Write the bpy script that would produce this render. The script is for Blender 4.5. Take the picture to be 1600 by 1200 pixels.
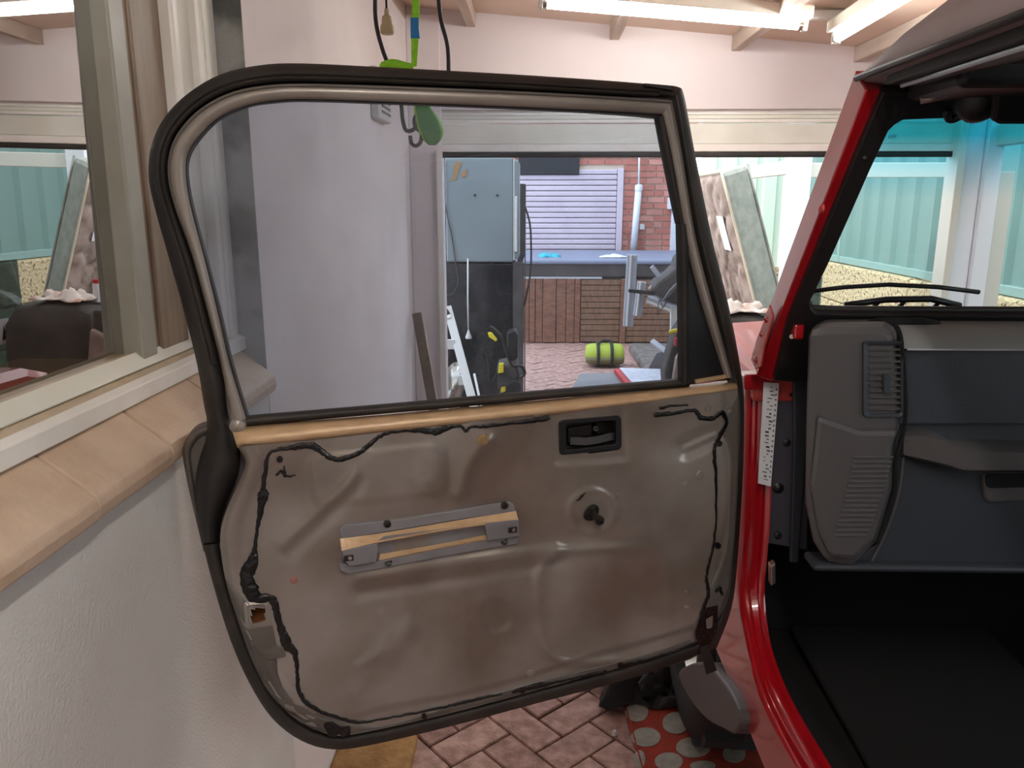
import bpy, bmesh, math, random
import numpy as np
from mathutils import Vector, Matrix, Euler
random.seed(7); rng = np.random.default_rng(5)
scene = bpy.context.scene
COL = scene.collection
for o in list(bpy.data.objects): bpy.data.objects.remove(o)

# ------------------------------------------------------------------ camera
CAM_H = 1.66; F = 1230.0; PITCH = math.radians(13.0); YAW = math.radians(1.63)
cam_d = bpy.data.cameras.new('camera'); cam_d.sensor_width = 36.0; cam_d.lens = F/1600*36; cam_d.clip_start = .02
cam = bpy.data.objects.new('camera', cam_d); COL.objects.link(cam)
cam.location = (0, 0, CAM_H); cam.rotation_euler = (math.pi/2-PITCH, 0, YAW)
scene.camera = cam

# ------------------------------------------------------------------ world, sun, exposure
scene.view_settings.view_transform = 'Standard'; scene.view_settings.look = 'None'
scene.view_settings.exposure = 0.0; scene.view_settings.gamma = 1.0; scene.view_settings.use_curve_mapping = False
w = bpy.data.worlds.new('sky'); scene.world = w; w.use_nodes = True
bgn = w.node_tree.nodes['Background']; bgn.inputs[0].default_value = (.93, .97, 1.0, 1); bgn.inputs[1].default_value = 3.4
sun_d = bpy.data.lights.new('sun', 'SUN'); sun_d.energy = 2.2; sun_d.angle = math.radians(2.0); sun_d.color = (1, .96, .88)
sun = bpy.data.objects.new('sun', sun_d); COL.objects.link(sun); sun.rotation_euler = Euler((math.radians(12), math.radians(-38), 0))
TUBE = 46.0      # fluorescent tube emission
AMBER = 1.0

# ------------------------------------------------------------------ pixel helpers (photo frame 1600x1200)
_fw = np.array([-math.sin(YAW)*math.cos(PITCH), math.cos(YAW)*math.cos(PITCH), -math.sin(PITCH)])
_rt = np.array([math.cos(YAW), math.sin(YAW), 0.0]); _up = np.cross(_rt, _fw); _C = np.array([0, 0, CAM_H])
def at(px, py, n, c):
    n = np.asarray(n, float); d = _fw+_rt*(px-800)/F-_up*(py-600)/F
    return Vector(_C+d*((c-n@_C)/(n@d)))
def onX(px, py, c): return at(px, py, (1, 0, 0), c)
def onY(px, py, c): return at(px, py, (0, 1, 0), c)
def onZ(px, py, c): return at(px, py, (0, 0, 1), c)
DA = math.radians(75.0); HINGE = np.array([.41, 1.45, 0.0]); DN = np.array([math.cos(DA), -math.sin(DA), 0.0])   # door plane, normal to the camera side
def D(px, py, off=0.0): return at(px, py, DN, float(DN@HINGE)+off)
WB = np.array([.42, 1.46, 1.345]); WR = np.array([0, -.34, .48]); WR = WR/np.linalg.norm(WR); WN = np.array([0, -WR[2], WR[1]])   # windscreen plane, normal back to camera
def WS(px, py, off=0.0): return at(px, py, WN, float(WN@WB)+off)
def wsp(x, s, off=0.0): return Vector(WB+WR*s+WN*off+np.array([x-.42, 0, 0]))
def wsl(v): v = np.array(v)-WB; return (v[0]+.42, float(v@WR))

# ------------------------------------------------------------------ materials
def lin(c): return tuple((v/12.92 if v <= .04045 else ((v+.055)/1.055)**2.4) for v in [x/255 for x in c])+(1,)
def mat(name, c, rough=.6, metal=0.0, c2=None, scale=6.0, detail=4.0, lo=.35, hi=.65, bump=0.0, bscale=80.0, stretch=None, coat=0.0, spec=None, bdist=.01):
    m = bpy.data.materials.new(name); m.use_nodes = True; nt = m.node_tree; N = nt.nodes; L = nt.links
    b = N['Principled BSDF']; b.inputs['Base Color'].default_value = lin(c); b.inputs['Roughness'].default_value = rough; b.inputs['Metallic'].default_value = metal
    if coat: b.inputs['Coat Weight'].default_value = coat; b.inputs['Coat Roughness'].default_value = .06
    if spec is not None: b.inputs['Specular IOR Level'].default_value = spec
    g = N.new('ShaderNodeNewGeometry'); src = g.outputs['Position']
    if stretch:
        mp = N.new('ShaderNodeMapping'); mp.inputs['Scale'].default_value = stretch; L.new(src, mp.inputs[0]); src = mp.outputs[0]
    if c2 is not None:
        n = N.new('ShaderNodeTexNoise'); n.inputs['Scale'].default_value = scale; n.inputs['Detail'].default_value = detail; L.new(src, n.inputs['Vector'])
        r = N.new('ShaderNodeMapRange'); r.inputs[1].default_value = lo; r.inputs[2].default_value = hi; L.new(n.outputs[0], r.inputs[0])
        x = N.new('ShaderNodeMix'); x.data_type = 'RGBA'; x.inputs[6].default_value = lin(c); x.inputs[7].default_value = lin(c2)
        L.new(r.outputs[0], x.inputs[0]); L.new(x.outputs[2], b.inputs['Base Color'])
    if bump:
        n2 = N.new('ShaderNodeTexNoise'); n2.inputs['Scale'].default_value = bscale; n2.inputs['Detail'].default_value = 3; L.new(src, n2.inputs['Vector'])
        bp = N.new('ShaderNodeBump'); bp.inputs['Strength'].default_value = bump; bp.inputs['Distance'].default_value = bdist
        L.new(n2.outputs[0], bp.inputs['Height']); L.new(bp.outputs[0], b.inputs['Normal'])
    return m
def glassmat(name, trans, gloss, haze, hazec=(200, 200, 205), rough=.0, band=None):
    m = bpy.data.materials.new(name); m.use_nodes = True; nt = m.node_tree; N = nt.nodes; L = nt.links
    N.remove(N['Principled BSDF']); out = N['Material Output']
    t = N.new('ShaderNodeBsdfTransparent'); t.inputs[0].default_value = (*trans, 1)
    gl = N.new('ShaderNodeBsdfGlossy'); gl.inputs['Roughness'].default_value = rough; gl.inputs[0].default_value = (1, 1, 1, 1)
    df = N.new('ShaderNodeBsdfDiffuse'); df.inputs[0].default_value = lin(hazec)
    a = N.new('ShaderNodeMixShader'); 
    n = N.new('ShaderNodeTexNoise'); n.inputs['Scale'].default_value = 9; n.inputs['Detail'].default_value = 6
    g = N.new('ShaderNodeNewGeometry'); L.new(g.outputs['Position'], n.inputs['Vector'])
    r = N.new('ShaderNodeMapRange'); r.inputs[1].default_value = .35; r.inputs[2].default_value = .8; r.inputs[3].default_value = haze*.5; r.inputs[4].default_value = haze*1.7
    L.new(n.outputs[0], r.inputs[0]); L.new(r.outputs[0], a.inputs[0]); L.new(t.outputs[0], a.inputs[1]); L.new(df.outputs[0], a.inputs[2])
    bm = N.new('ShaderNodeMixShader'); bm.inputs[0].default_value = gloss; L.new(a.outputs[0], bm.inputs[1]); L.new(gl.outputs[0], bm.inputs[2])
    if band:
        z0, z1, colr = band
        sx = N.new('ShaderNodeSeparateXYZ'); L.new(g.outputs['Position'], sx.inputs[0])
        mr = N.new('ShaderNodeMapRange'); mr.inputs[1].default_value = z0; mr.inputs[2].default_value = z1; L.new(sx.outputs[2], mr.inputs[0])
        mx = N.new('ShaderNodeMix'); mx.data_type = 'RGBA'; mx.inputs[6].default_value = (*trans, 1); mx.inputs[7].default_value = (*colr, 1)
        L.new(mr.outputs[0], mx.inputs[0]); L.new(mx.outputs[2], t.inputs[0])
    L.new(bm.outputs[0], out.inputs[0]); return m
def emat(name, c, s):
    m = bpy.data.materials.new(name); m.use_nodes = True; b = m.node_tree.nodes['Principled BSDF']
    b.inputs['Base Color'].default_value = (.9, .9, .9, 1); b.inputs['Emission Color'].default_value = (*c, 1); b.inputs['Emission Strength'].default_value = s; return m

M = dict(
 wall=mat('painted_render', (224, 223, 218), .75, c2=(212, 211, 206), scale=3, bump=.35, bscale=190, bdist=.006),
 pier=mat('grey_render', (156, 156, 152), .8, c2=(88, 88, 86), scale=8, lo=.46, hi=.66, bump=.3, bscale=160, bdist=.006),
 upper=mat('pink_white_render', (238, 231, 229), .75, c2=(230, 221, 219), scale=2.5, bump=.2, bscale=170, bdist=.005),
 lintel=mat('white_board', (230, 222, 221), .7, c2=(222, 212, 211), scale=1.5),
 ceil=mat('ceiling_board', (226, 206, 190), .8, c2=(214, 190, 172), scale=2),
 rafter=mat('rafter_timber', (206, 192, 180), .7, c2=(186, 168, 152), scale=5, stretch=(6, .6, 6)),
 white=mat('white_gloss_paint', (246, 243, 236), .32, c2=(238, 232, 222), scale=8),
 sash=mat('grey_sash_paint', (160, 158, 146), .4, c2=(146, 143, 131), scale=6),
 sashbr=mat('brown_aged_sash', (146, 126, 106), .45, c2=(124, 104, 84), scale=7, stretch=(6, 6, .7)),
 cream=mat('cream_gloss_paint', (232, 231, 220), .35, c2=(222, 221, 208), scale=6),
 beige=mat('aged_beige_paint', (205, 188, 164), .4, c2=(186, 168, 142), scale=9),
 sill=mat('sill_brick_glaze', (206, 182, 158), .5, c2=(188, 162, 138), scale=9, bump=.4, bscale=60, bdist=.006),
 silljoint=mat('sill_mortar', (146, 124, 108), .9),
 mortar=mat('mortar', (226, 208, 188), .95),
 floorbase=mat('paver_joint_sand', (74, 54, 46), .95, c2=(48, 36, 32), scale=30),
 ochre=mat('yellow_sandstone', (176, 138, 84), .85, c2=(140, 100, 58), scale=14, bump=.6, bscale=60),
 metal=mat('bare_grey_steel_paint', (160, 154, 149), .32, .2, c2=(116, 104, 94), scale=3.6, detail=6, lo=.36, hi=.66, bump=.05, bscale=9, bdist=.02, coat=.5),
 metal2=mat('dark_grey_rim_paint', (110, 105, 100), .4, .2, c2=(92, 86, 80), scale=8),
 sand=mat('sanded_beige_primer', (208, 176, 138), .38, .1, c2=(190, 158, 122), scale=10, stretch=(3, 3, 14)),
 frame=mat('silver_grey_frame_paint', (156, 149, 142), .33, .2, c2=(140, 132, 124), scale=8),
 bracket=mat('grey_pressed_bracket', (138, 138, 142), .36, .2, c2=(122, 122, 126), scale=12, coat=.3),
 rubber=mat('black_rubber', (34, 31, 29), .55, c2=(50, 45, 41), scale=14, lo=.5, hi=.75),
 rubber2=mat('worn_rubber', (44, 40, 37), .6, c2=(64, 56, 50), scale=18, lo=.45, hi=.75),
 tar=mat('black_butyl_sealant', (17, 16, 17), .35, bump=.5, bscale=90),
 blackp=mat('black_plastic', (22, 22, 24), .45, bump=.15, bscale=500, bdist=.002),
 dash=mat('charcoal_dash_vinyl', (78, 75, 76), .5, bump=.25, bscale=420, bdist=.002),
 dashtop=mat('lit_dash_top_vinyl', (128, 129, 127), .42, bump=.25, bscale=420, bdist=.002),  # same vinyl as the dash, light on its top put into the colour
 dashdk=mat('dark_dash_plastic', (48, 52, 59), .55, bump=.2, bscale=420, bdist=.002),
 kick=mat('navy_black_kick_trim', (64, 63, 74), .55),
 carpet=mat('black_carpet', (9, 9, 10), .95),
 dial=mat('dark_steel', (70, 66, 62), .35, .8),
 steel=mat('bright_steel', (170, 165, 158), .3, .9),
 red=mat('red_car_paint', (168, 14, 26), .28, .0, coat=1.0),
 hood=mat('wall_lit_red_paint', (190, 70, 64), .45, coat=.3),  # lighter red: reflected wall light put into the paint colour
 soft=mat('dark_brown_hardtop', (134, 118, 119), .6, c2=(120, 104, 106), scale=5, bump=.15, bscale=260, bdist=.003),
 rail=mat('grey_door_rail', (66, 64, 68), .5),
 tyre=mat('tyre_rubber', (30, 29, 29), .8),
 flare=mat('grey_plastic_flare', (74, 72, 72), .5),
 rugred=mat('orange_red_rug', (158, 48, 28), .95, c2=(134, 40, 24), scale=40, bump=.6, bscale=300),
 rugdot=mat('grey_white_rug_dot', (158, 153, 143), .95, c2=(140, 135, 126), scale=40, bump=.6, bscale=300),
 dirtybl=mat('dark_grimy_cloth', (36, 33, 32), .9, bump=.5, bscale=50),
 lime=mat('lime_webbing', (150, 220, 40), .6, c2=(130, 200, 34), scale=60),
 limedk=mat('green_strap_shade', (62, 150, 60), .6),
 blue=mat('blue_tape', (20, 120, 180), .6),
 cable=mat('black_cable', (16, 16, 17), .5),
 bulb=mat('aged_ivory_plastic', (176, 158, 122), .5),
 vent=mat('white_vent_plastic', (208, 206, 200), .5),
 fence=mat('sage_green_steel', (106, 138, 135), .45, c2=(98, 130, 127), scale=1.2),
 fencerail=mat('pale_sage_rail', (122, 154, 152), .4),
 lime_stone=mat('limestone_block', (186, 174, 142), .95, c2=(96, 86, 66), scale=30, lo=.54, hi=.66, bump=1.0, bscale=36, bdist=.03),
 ppost=mat('white_post_paint', (236, 242, 250), .45),
 cpost=mat('off_white_post_paint', (222, 222, 214), .5),
 brick=mat('red_brick', (198, 128, 114), .9, c2=(178, 108, 96), scale=5),
 brick2=mat('pale_red_brick', (212, 152, 138), .9, c2=(194, 130, 118), scale=7),
 brick3=mat('grey_weathered_brick', (150, 128, 120), .9, c2=(170, 140, 128), scale=7),
 slat=mat('mauve_steel_slat', (214, 200, 210), .45, c2=(204, 188, 200), scale=3),
 slatdk=mat('mauve_shadow_gap', (120, 108, 122), .7),
 blkboard=mat('black_panel', (32, 34, 38), .5, c2=(52, 54, 58), scale=26, lo=.6, hi=.75),
 spacov=mat('blue_grey_spa_cover', (124, 132, 154), .5),
 spaskirt=mat('dark_spa_skirt', (78, 72, 72), .7, c2=(58, 54, 54), scale=8),
 timber=mat('weathered_red_timber', (138, 96, 76), .8, c2=(108, 74, 58), scale=6, stretch=(2, 2, 8)),
 timber2=mat('brown_timber_slat', (132, 100, 78), .8, c2=(106, 78, 60), scale=6, stretch=(8, 2, 2)),
 plank=mat('aged_grey_brown_plank', (110, 94, 78), .8, c2=(86, 72, 58), scale=8, stretch=(8, 8, 1)),
 bag=mat('lime_nylon', (158, 172, 56), .7), bag2=mat('olive_nylon', (124, 122, 84), .8), strapdk=mat('dark_webbing', (40, 42, 40), .8),
 fridge=mat('grey_green_fridge_enamel', (130, 140, 142), .4, c2=(118, 128, 130), scale=2),
 tapebr=mat('brown_tape_residue', (150, 120, 84), .8),
 gloss_blk=mat('glossy_black_panel', (24, 24, 26), .12, c2=(34, 34, 36), scale=12),
 mat_top=mat('mauve_quilted_fabric', (176, 160, 152), .85, c2=(140, 122, 114), scale=9, bump=.4, bscale=40),
 mat_side=mat('silver_damask_fabric', (176, 182, 174), .55, c2=(150, 158, 152), scale=16, bump=.3, bscale=30),
 piping=mat('cream_piping', (214, 206, 186), .7),
 rag=mat('stained_white_rag', (226, 214, 206), .9, c2=(196, 140, 112), scale=9, lo=.5, hi=.68),
 paper=mat('white_paper', (224, 226, 234), .8, c2=(196, 200, 214), scale=26),
 greyplas=mat('mid_grey_plastic', (118, 118, 122), .6), dkgrey=mat('dark_grey_cover', (84, 79, 76), .85, c2=(64, 60, 58), scale=9),
 alu=mat('pale_aluminium', (190, 196, 204), .4, .3), foil=mat('crumpled_foil', (190, 186, 180), .3, .7, c2=(150, 140, 124), scale=20),
 yel=mat('yellow_plastic', (220, 206, 40), .5), teal=mat('teal_rag', (60, 170, 190), .8),
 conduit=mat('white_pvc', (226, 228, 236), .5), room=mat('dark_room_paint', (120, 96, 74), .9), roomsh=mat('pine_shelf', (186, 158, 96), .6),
 redcap=mat('red_cap', (190, 40, 40), .5), label=mat('white_label', (224, 226, 230), .5), ink=mat('grey_ink', (96, 98, 106), .6), inkdk=mat('dark_ink', (40, 40, 44), .6),
 patchgrey=mat('mottled_grey', (118, 110, 106), .95, c2=(90, 82, 78), scale=9), rust=mat('rusty_brown_gap', (150, 92, 48), .8),
)
M['glass'] = glassmat('grimy_door_glass', (.74, .79, .86), .04, .05)
M['wsglass'] = glassmat('windscreen_glass', (.90, .95, .95), .02, .0, band=(1.665, 1.755, (.04, .60, .85)))
M['winglass'] = glassmat('house_window_glass', (.60, .56, .50), .42, .0)
M['pane'] = glassmat('tinted_sheet_glass', (.30, .40, .42), .12, .05)
M['tube'] = emat('lit_fluorescent_tube', (1, .97, .94), TUBE); M['tubew'] = emat('lit_warm_tube', (1, .96, .91), TUBE*2.2)
PAV = [mat('red_brown_paver_%s' % k, c, .75, c2=c2, scale=22, bump=.7, bscale=90, bdist=.006) for k, c, c2 in
       (('a', (184, 147, 136), (140, 106, 96)), ('b', (172, 135, 125), (132, 99, 90)), ('c', (196, 160, 148), (154, 119, 108)))]

# ------------------------------------------------------------------ object helpers
ORG = {}
def tag(o, label=None, cat=None, group=None, kind=None):
    if label: o['label'] = label
    if cat: o['category'] = cat
    if group: o['group'] = group
    if kind: o['kind'] = kind
    return o
def parent(o, p):
    if p is not None:
        o.parent = p; o.matrix_parent_inverse = Matrix.Translation(-ORG[p.name])
def thing(name, loc, label, cat, group=None):
    o = bpy.data.objects.new(name, None); COL.objects.link(o); o.location = loc; o.empty_display_size = .1; ORG[o.name] = Vector(loc)
    return tag(o, label, cat, group)
def subroot(name, loc, p):
    o = bpy.data.objects.new(name, None); COL.objects.link(o); o.location = loc; o.empty_display_size = .1; ORG[o.name] = Vector(loc); parent(o, p); return o
def mesh(name, verts, faces, m, p=None, smooth=False, bevel=0.0, seg=2, recalc=True, auto=None):
    vs = [Vector(v) for v in verts]
    xs = [v.x for v in vs]; ys = [v.y for v in vs]; zs = [v.z for v in vs]
    org = Vector(((min(xs)+max(xs))/2, (min(ys)+max(ys))/2, min(zs)))
    me = bpy.data.meshes.new(name); me.from_pydata([v-org for v in vs], [], faces)
    if recalc:
        b = bmesh.new(); b.from_mesh(me); bmesh.ops.recalc_face_normals(b, faces=b.faces); b.to_mesh(me); b.free()
    mats = m if isinstance(m, list) else [m]
    for q in mats: me.materials.append(M[q] if isinstance(q, str) else q)
    if smooth: me.polygons.foreach_set('use_smooth', [True]*len(me.polygons))
    me.update()
    o = bpy.data.objects.new(name, me); COL.objects.link(o); o.location = org; ORG[o.name] = org; parent(o, p)
    if bevel:
        bv = o.modifiers.new('bevel', 'BEVEL'); bv.width = bevel; bv.segments = seg; bv.limit_method = 'ANGLE'; bv.angle_limit = math.radians(35)
    if auto: 
        me.polygons.foreach_set('use_smooth', [True]*len(me.polygons)); me.set_sharp_from_angle(angle=math.radians(auto))
    return o
def share(src, name, loc, rot=(0, 0, 0), p=None, m=None, scale=None):
    o = bpy.data.objects.new(name, src.data); COL.objects.link(o); o.location = loc; o.rotation_euler = rot
    if scale: o.scale = scale
    ORG[o.name] = Vector(loc); parent(o, p)
    if m: o.material_slots[0].link = 'OBJECT'; o.material_slots[0].material = m
    return o
BF = [(0, 1, 2, 3), (7, 6, 5, 4), (0, 4, 5, 1), (1, 5, 6, 2), (2, 6, 7, 3), (3, 7, 4, 0)]
def box(name, x, y, z, m, p=None, bevel=.003, R=None, seg=2):
    vs = [Vector((a, b, c)) for c in z for a, b in ((x[0], y[0]), (x[1], y[0]), (x[1], y[1]), (x[0], y[1]))]
    if R is not None:
        c0 = Vector(((x[0]+x[1])/2, (y[0]+y[1])/2, (z[0]+z[1])/2)); vs = [c0+R@(v-c0) for v in vs]
    return mesh(name, vs, BF, m, p, bevel=bevel, seg=seg)
def obox(name, c, half, m, p=None, axes=None, bevel=.002):
    ax = axes or (Vector((1, 0, 0)), Vector((0, 1, 0)), Vector((0, 0, 1))); c = Vector(c)
    vs = [c+ax[0]*half[0]*a+ax[1]*half[1]*b+ax[2]*half[2]*d for d in (-1, 1) for a, b in ((-1, -1), (1, -1), (1, 1), (-1, 1))]
    return mesh(name, vs, BF, m, p, bevel=bevel)
def prism(name, pts, vec, m, p=None, bevel=0.0, smooth=False, auto=None):
    n = len(pts); vec = Vector(vec); pts = [Vector(q) for q in pts]
    vs = pts+[q+vec for q in pts]
    fs = [tuple(range(n)), tuple(range(2*n-1, n-1, -1))]+[(i, (i+1) % n, (i+1) % n+n, i+n) for i in range(n)]
    return mesh(name, vs, fs, m, p, bevel=bevel, smooth=smooth, auto=auto)
def cr(pts, k=6, closed=False):
    P = [np.array(q, float) for q in pts]; n = len(P); out = []
    rngi = range(n if closed else n-1)
    for i in rngi:
        g = (lambda j: P[j % n]) if closed else (lambda j: P[min(max(j, 0), n-1)])
        p0, p1, p2, p3 = g(i-1), g(i), g(i+1), g(i+2)
        for t in np.linspace(0, 1, k, endpoint=False):
            out.append(.5*((2*p1)+(-p0+p2)*t+(2*p0-5*p1+4*p2-p3)*t*t+(-p0+3*p1-3*p2+p3)*t**3))
    if not closed: out.append(P[-1])
    return out
def loft(name, rings, m, p=None, closed=False, cap=True, smooth=True, auto=None):
    K = len(rings[0]); n = len(rings); vs = [v for r in rings for v in r]; fs = []
    for i in range(n if closed else n-1):
        a = i*K; b = ((i+1) % n)*K
        for j in range(K): fs.append((a+j, a+(j+1) % K, b+(j+1) % K, b+j))
    if cap and not closed: fs += [tuple(range(K)), tuple(range((n-1)*K, n*K))]
    return mesh(name, vs, fs, m, p, smooth=smooth and not auto, auto=auto)
def tube(name, pts, r, m, p=None, k=8, closed=False, flat=None):
    P = [Vector(q) for q in pts]; n = len(P); rr = r if isinstance(r, (list, tuple)) else [r]*n
    rings = []; up = None
    for i in range(n):
        a = P[(i-1) % n] if closed else P[max(i-1, 0)]; b = P[(i+1) % n] if closed else P[min(i+1, n-1)]
        t = (b-a).normalized()
        if up is None: up = Vector((0, 0, 1)) if abs(t.z) < .9 else Vector((1, 0, 0))
        s = t.cross(up).normalized(); up = s.cross(t).normalized()
        u2 = up; s2 = s; f1 = f2 = 1.0
        if flat is not None:
            u2 = Vector(flat).normalized(); s2 = t.cross(u2).normalized(); f1, f2 = 1.0, .35
        rings.append([P[i]+s2*(math.cos(q)*rr[i]*f1)+u2*(math.sin(q)*rr[i]*f2) for q in [2*math.pi*j/k for j in range(k)]])
    return loft(name, rings, m, p, closed=closed)
def cyl(name, a, b, r, m, p=None, k=20, r2=None, bevel=0.0):
    a = Vector(a); b = Vector(b); t = (b-a).normalized(); s = t.orthogonal().normalized(); u = t.cross(s); r2 = r if r2 is None else r2
    vs = [a+s*math.cos(q)*r+u*math.sin(q)*r for q in [2*math.pi*j/k for j in range(k)]]+[b+s*math.cos(q)*r2+u*math.sin(q)*r2 for q in [2*math.pi*j/k for j in range(k)]]
    fs = [tuple(range(k)), tuple(range(2*k-1, k-1, -1))]+[(i, (i+1) % k, (i+1) % k+k, i+k) for i in range(k)]
    return mesh(name, vs, fs, m, p, auto=40, bevel=bevel)
def lathe(name, a, axis, prof, m, p=None, k=20):
    a = Vector(a); t = Vector(axis).normalized(); s = t.orthogonal().normalized(); u = t.cross(s)
    rings = [[a+t*h+s*math.cos(q)*r+u*math.sin(q)*r for q in [2*math.pi*j/k for j in range(k)]] for h, r in prof]
    return loft(name, rings, m, p, auto=40)
def ringplate(name, outer, inner, vec, m, p=None, smooth=False, bevel=0.0):
    """closed frame between two equal loops, thickened by vec"""
    n = len(outer); vec = Vector(vec); A = [Vector(q) for q in outer]; B = [Vector(q) for q in inner]
    vs = A+B+[q+vec for q in A]+[q+vec for q in B]; fs = []
    for i in range(n):
        j = (i+1) % n
        fs += [(i, j, n+j, n+i), (2*n+i, 3*n+i, 3*n+j, 2*n+j), (i, 2*n+i, 2*n+j, j), (n+i, n+j, 3*n+j, 3*n+i)]
    return mesh(name, vs, fs, m, p, auto=35 if smooth else None, bevel=bevel)
def cloth(name, c, sx, sy, amp, m, p=None, seed=1, n=14, axes=None):
    r = np.random.default_rng(seed); ph = r.uniform(0, 6, 12); vs = []; ax = axes or (Vector((1, 0, 0)), Vector((0, 1, 0)), Vector((0, 0, 1)))
    for i in range(n+1):
        for j in range(n+1):
            u = i/n*2-1; v = j/n*2-1; e = 1+.13*math.sin(5*math.atan2(v, u)+ph[0])+.07*math.sin(9*math.atan2(v, u)+ph[1])
            hgt = amp*(1+.6*math.sin(4*u+ph[2]+2*v)+.5*math.sin(6*v+ph[3]-3*u)+.35*math.sin(11*u+7*v+ph[4]))*max(0, 1-.8*max(abs(u), abs(v))**3)
            vs.append(Vector(c)+ax[0]*(u*sx*e)+ax[1]*(v*sy*e)+ax[2]*max(.003, hgt))
    fs = [(i*(n+1)+j, (i+1)*(n+1)+j, (i+1)*(n+1)+j+1, i*(n+1)+j+1) for i in range(n) for j in range(n)]
    o = mesh(name, vs, fs, m, p, smooth=True); so = o.modifiers.new('thick', 'SOLIDIFY'); so.thickness = .003; so.offset = 1; return o

# ================================================================== SETTING
WX = -.60            # face of the left wall
GZ = 2.485           # ceiling height at x=0, falls to the right
YL = 3.90            # lintel plane
def cz(x): return GZ-.09*x
# left wall below the window, the pier after it, and the wall above the window
tag(box('wall_left', (-.95, WX), (-3.0, 1.715), (0, 1.255), 'wall', bevel=0), 'rendered off-white wall under the window, left of the car door', None, kind='structure')
tag(box('wall_pier', (-.95, WX), (1.715, YL), (0, 2.62), ['upper'], bevel=.004), 'tall white rendered wall seen through the door glass', None, kind='structure')
tag(mesh('trim_1', [(-.66, 1.713, .9), (WX, 1.713, .9), (WX, 1.713, 2.6), (-.66, 1.713, 2.6), (-.66, 1.716, .9), (WX, 1.716, .9), (WX, 1.716, 2.6), (-.66, 1.716, 2.6)],
     BF, 'pier'), 'dirty grey narrow wall return beside the window frame', None, kind='structure')
tag(box('wall_left_upper', (-.95, -.66), (-3.0, 1.715), (2.42, 2.62), 'upper', bevel=0), 'white wall strip above the house window', None, kind='structure')
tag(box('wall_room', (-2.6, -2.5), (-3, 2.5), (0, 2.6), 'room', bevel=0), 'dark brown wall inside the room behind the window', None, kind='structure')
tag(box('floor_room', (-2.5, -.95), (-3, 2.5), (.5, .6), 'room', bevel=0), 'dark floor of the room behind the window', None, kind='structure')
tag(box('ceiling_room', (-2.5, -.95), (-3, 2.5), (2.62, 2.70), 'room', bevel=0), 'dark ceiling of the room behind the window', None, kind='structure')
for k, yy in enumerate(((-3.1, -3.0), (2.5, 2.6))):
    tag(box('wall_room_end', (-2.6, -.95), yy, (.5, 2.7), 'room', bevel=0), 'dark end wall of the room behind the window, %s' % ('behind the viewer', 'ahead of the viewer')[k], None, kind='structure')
rb_ = thing('added_room_bulb', (-1.95, .1, 2.4), 'unseen warm bulb added to light the room behind the window', 'fill lamp')  # added lamp, unseen; brightens the brown room behind the glass
lathe('bulb', (-1.95, .1, 2.42), (0, 0, -1), [(0, .012), (.02, .02), (.05, .03), (.07, .028), (.085, .015), (.09, .001)], emat('added_bulb_glow', (1, .82, .6), 55.0), rb_)
tube('cord', [(-1.95, .1, 2.62), (-1.95, .1, 2.42)], .004, 'cable', rb_)
# sloping brick sill
sillroot = tag(box('trim_2', (-.75, -.615), (-1.2, 1.712), (1.235, 1.262), 'silljoint', bevel=0), 'sloping painted brick window sill above the rendered wall', None, kind='structure')
cuts = [-1.2, -.98, -.75, -.52, -.29, -.06, .17, .42, .69, .965, 1.19, 1.42, 1.708]
for i in range(len(cuts)-1):
    a, b = cuts[i]+.0015, cuts[i+1]-.0015; j = random.uniform(-.003, .003); e = -.578+random.uniform(-.003, .003)
    prof = [(-.74, 1.350), (-.655, 1.340), (-.60, 1.298), (e, 1.279), (e+.003, 1.264), (e, 1.246), (-.62, 1.244), (-.74, 1.264)]
    prism('sill_brick', [(x, a, z+j) for x, z in prof], (0, b-a, 0), 'sill', sillroot, bevel=.004)

# house window: frame, mouldings, glass
win = thing('window_1', (-.70, .3, 1.34), 'cream timber house window reflecting the yard, left of the car door', None); win['kind'] = 'structure'
GX = -.70
y0w, y1w = -1.2, 1.715
prism('bottom_rail', [(x, y0w, z) for x, z in ((-.76, 1.345), (-.657, 1.338), (-.657, 1.372), (-.688, 1.378), (GX, 1.400), (-.76, 1.400))], (0, y1w-y0w, 0), 'beige', win, bevel=.003)
prism('front_ledge', [(x, y0w, z) for x, z in ((-.659, 1.343), (-.643, 1.341), (-.643, 1.368), (-.659, 1.375))], (0, y1w-y0w, 0), 'white', win, bevel=.002)
prism('glazing_bead', [(x, y0w, z) for x, z in ((-.699, 1.390), (-.680, 1.377), (-.676, 1.381), (-.699, 1.405))], (0, 1.54-y0w, 0), 'cream', win, bevel=.002)
box('stile', (-.76, -.676), (1.545, 1.713), (1.34, 2.42), 'cream', win)
box('sash_stile', (-.74, -.684), (1.34, 1.392), (1.39, 2.36), 'sash', win, bevel=.004)
box('sash_edge', (-.74, -.694), (1.392, 1.42), (1.39, 2.36), 'sashbr', win, bevel=.003)
box('sash_edge', (-.74, -.688), (1.42, 1.534), (1.39, 2.36), 'sashbr', win, bevel=.004)
box('stile_bead', (-.71, -.664), (1.532, 1.560), (1.38, 2.42), 'white', win, bevel=.006)
box('stile_moulding', (-.69, -.654), (1.632, 1.712), (1.372, 2.42), 'white', win, bevel=.008)
box('stile_moulding', (-.66, -.648), (1.650, 1.675), (1.372, 2.42), 'cream', win, bevel=.006)
box('top_rail', (-.76, -.66), (y0w, 1.713), (2.34, 2.42), 'cream', win)
gl = mesh('glass_pane', [(GX-.02, y0w, 1.39), (GX-.02, 1.35, 1.39), (GX-.007, 1.35, 2.35), (GX-.007, y0w, 2.35)], [(0, 1, 2, 3)], 'winglass', win, recalc=False)
box('far_stile', (-.76, -.66), (y0w-.1, y0w), (1.34, 2.42), 'cream', win)
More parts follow.
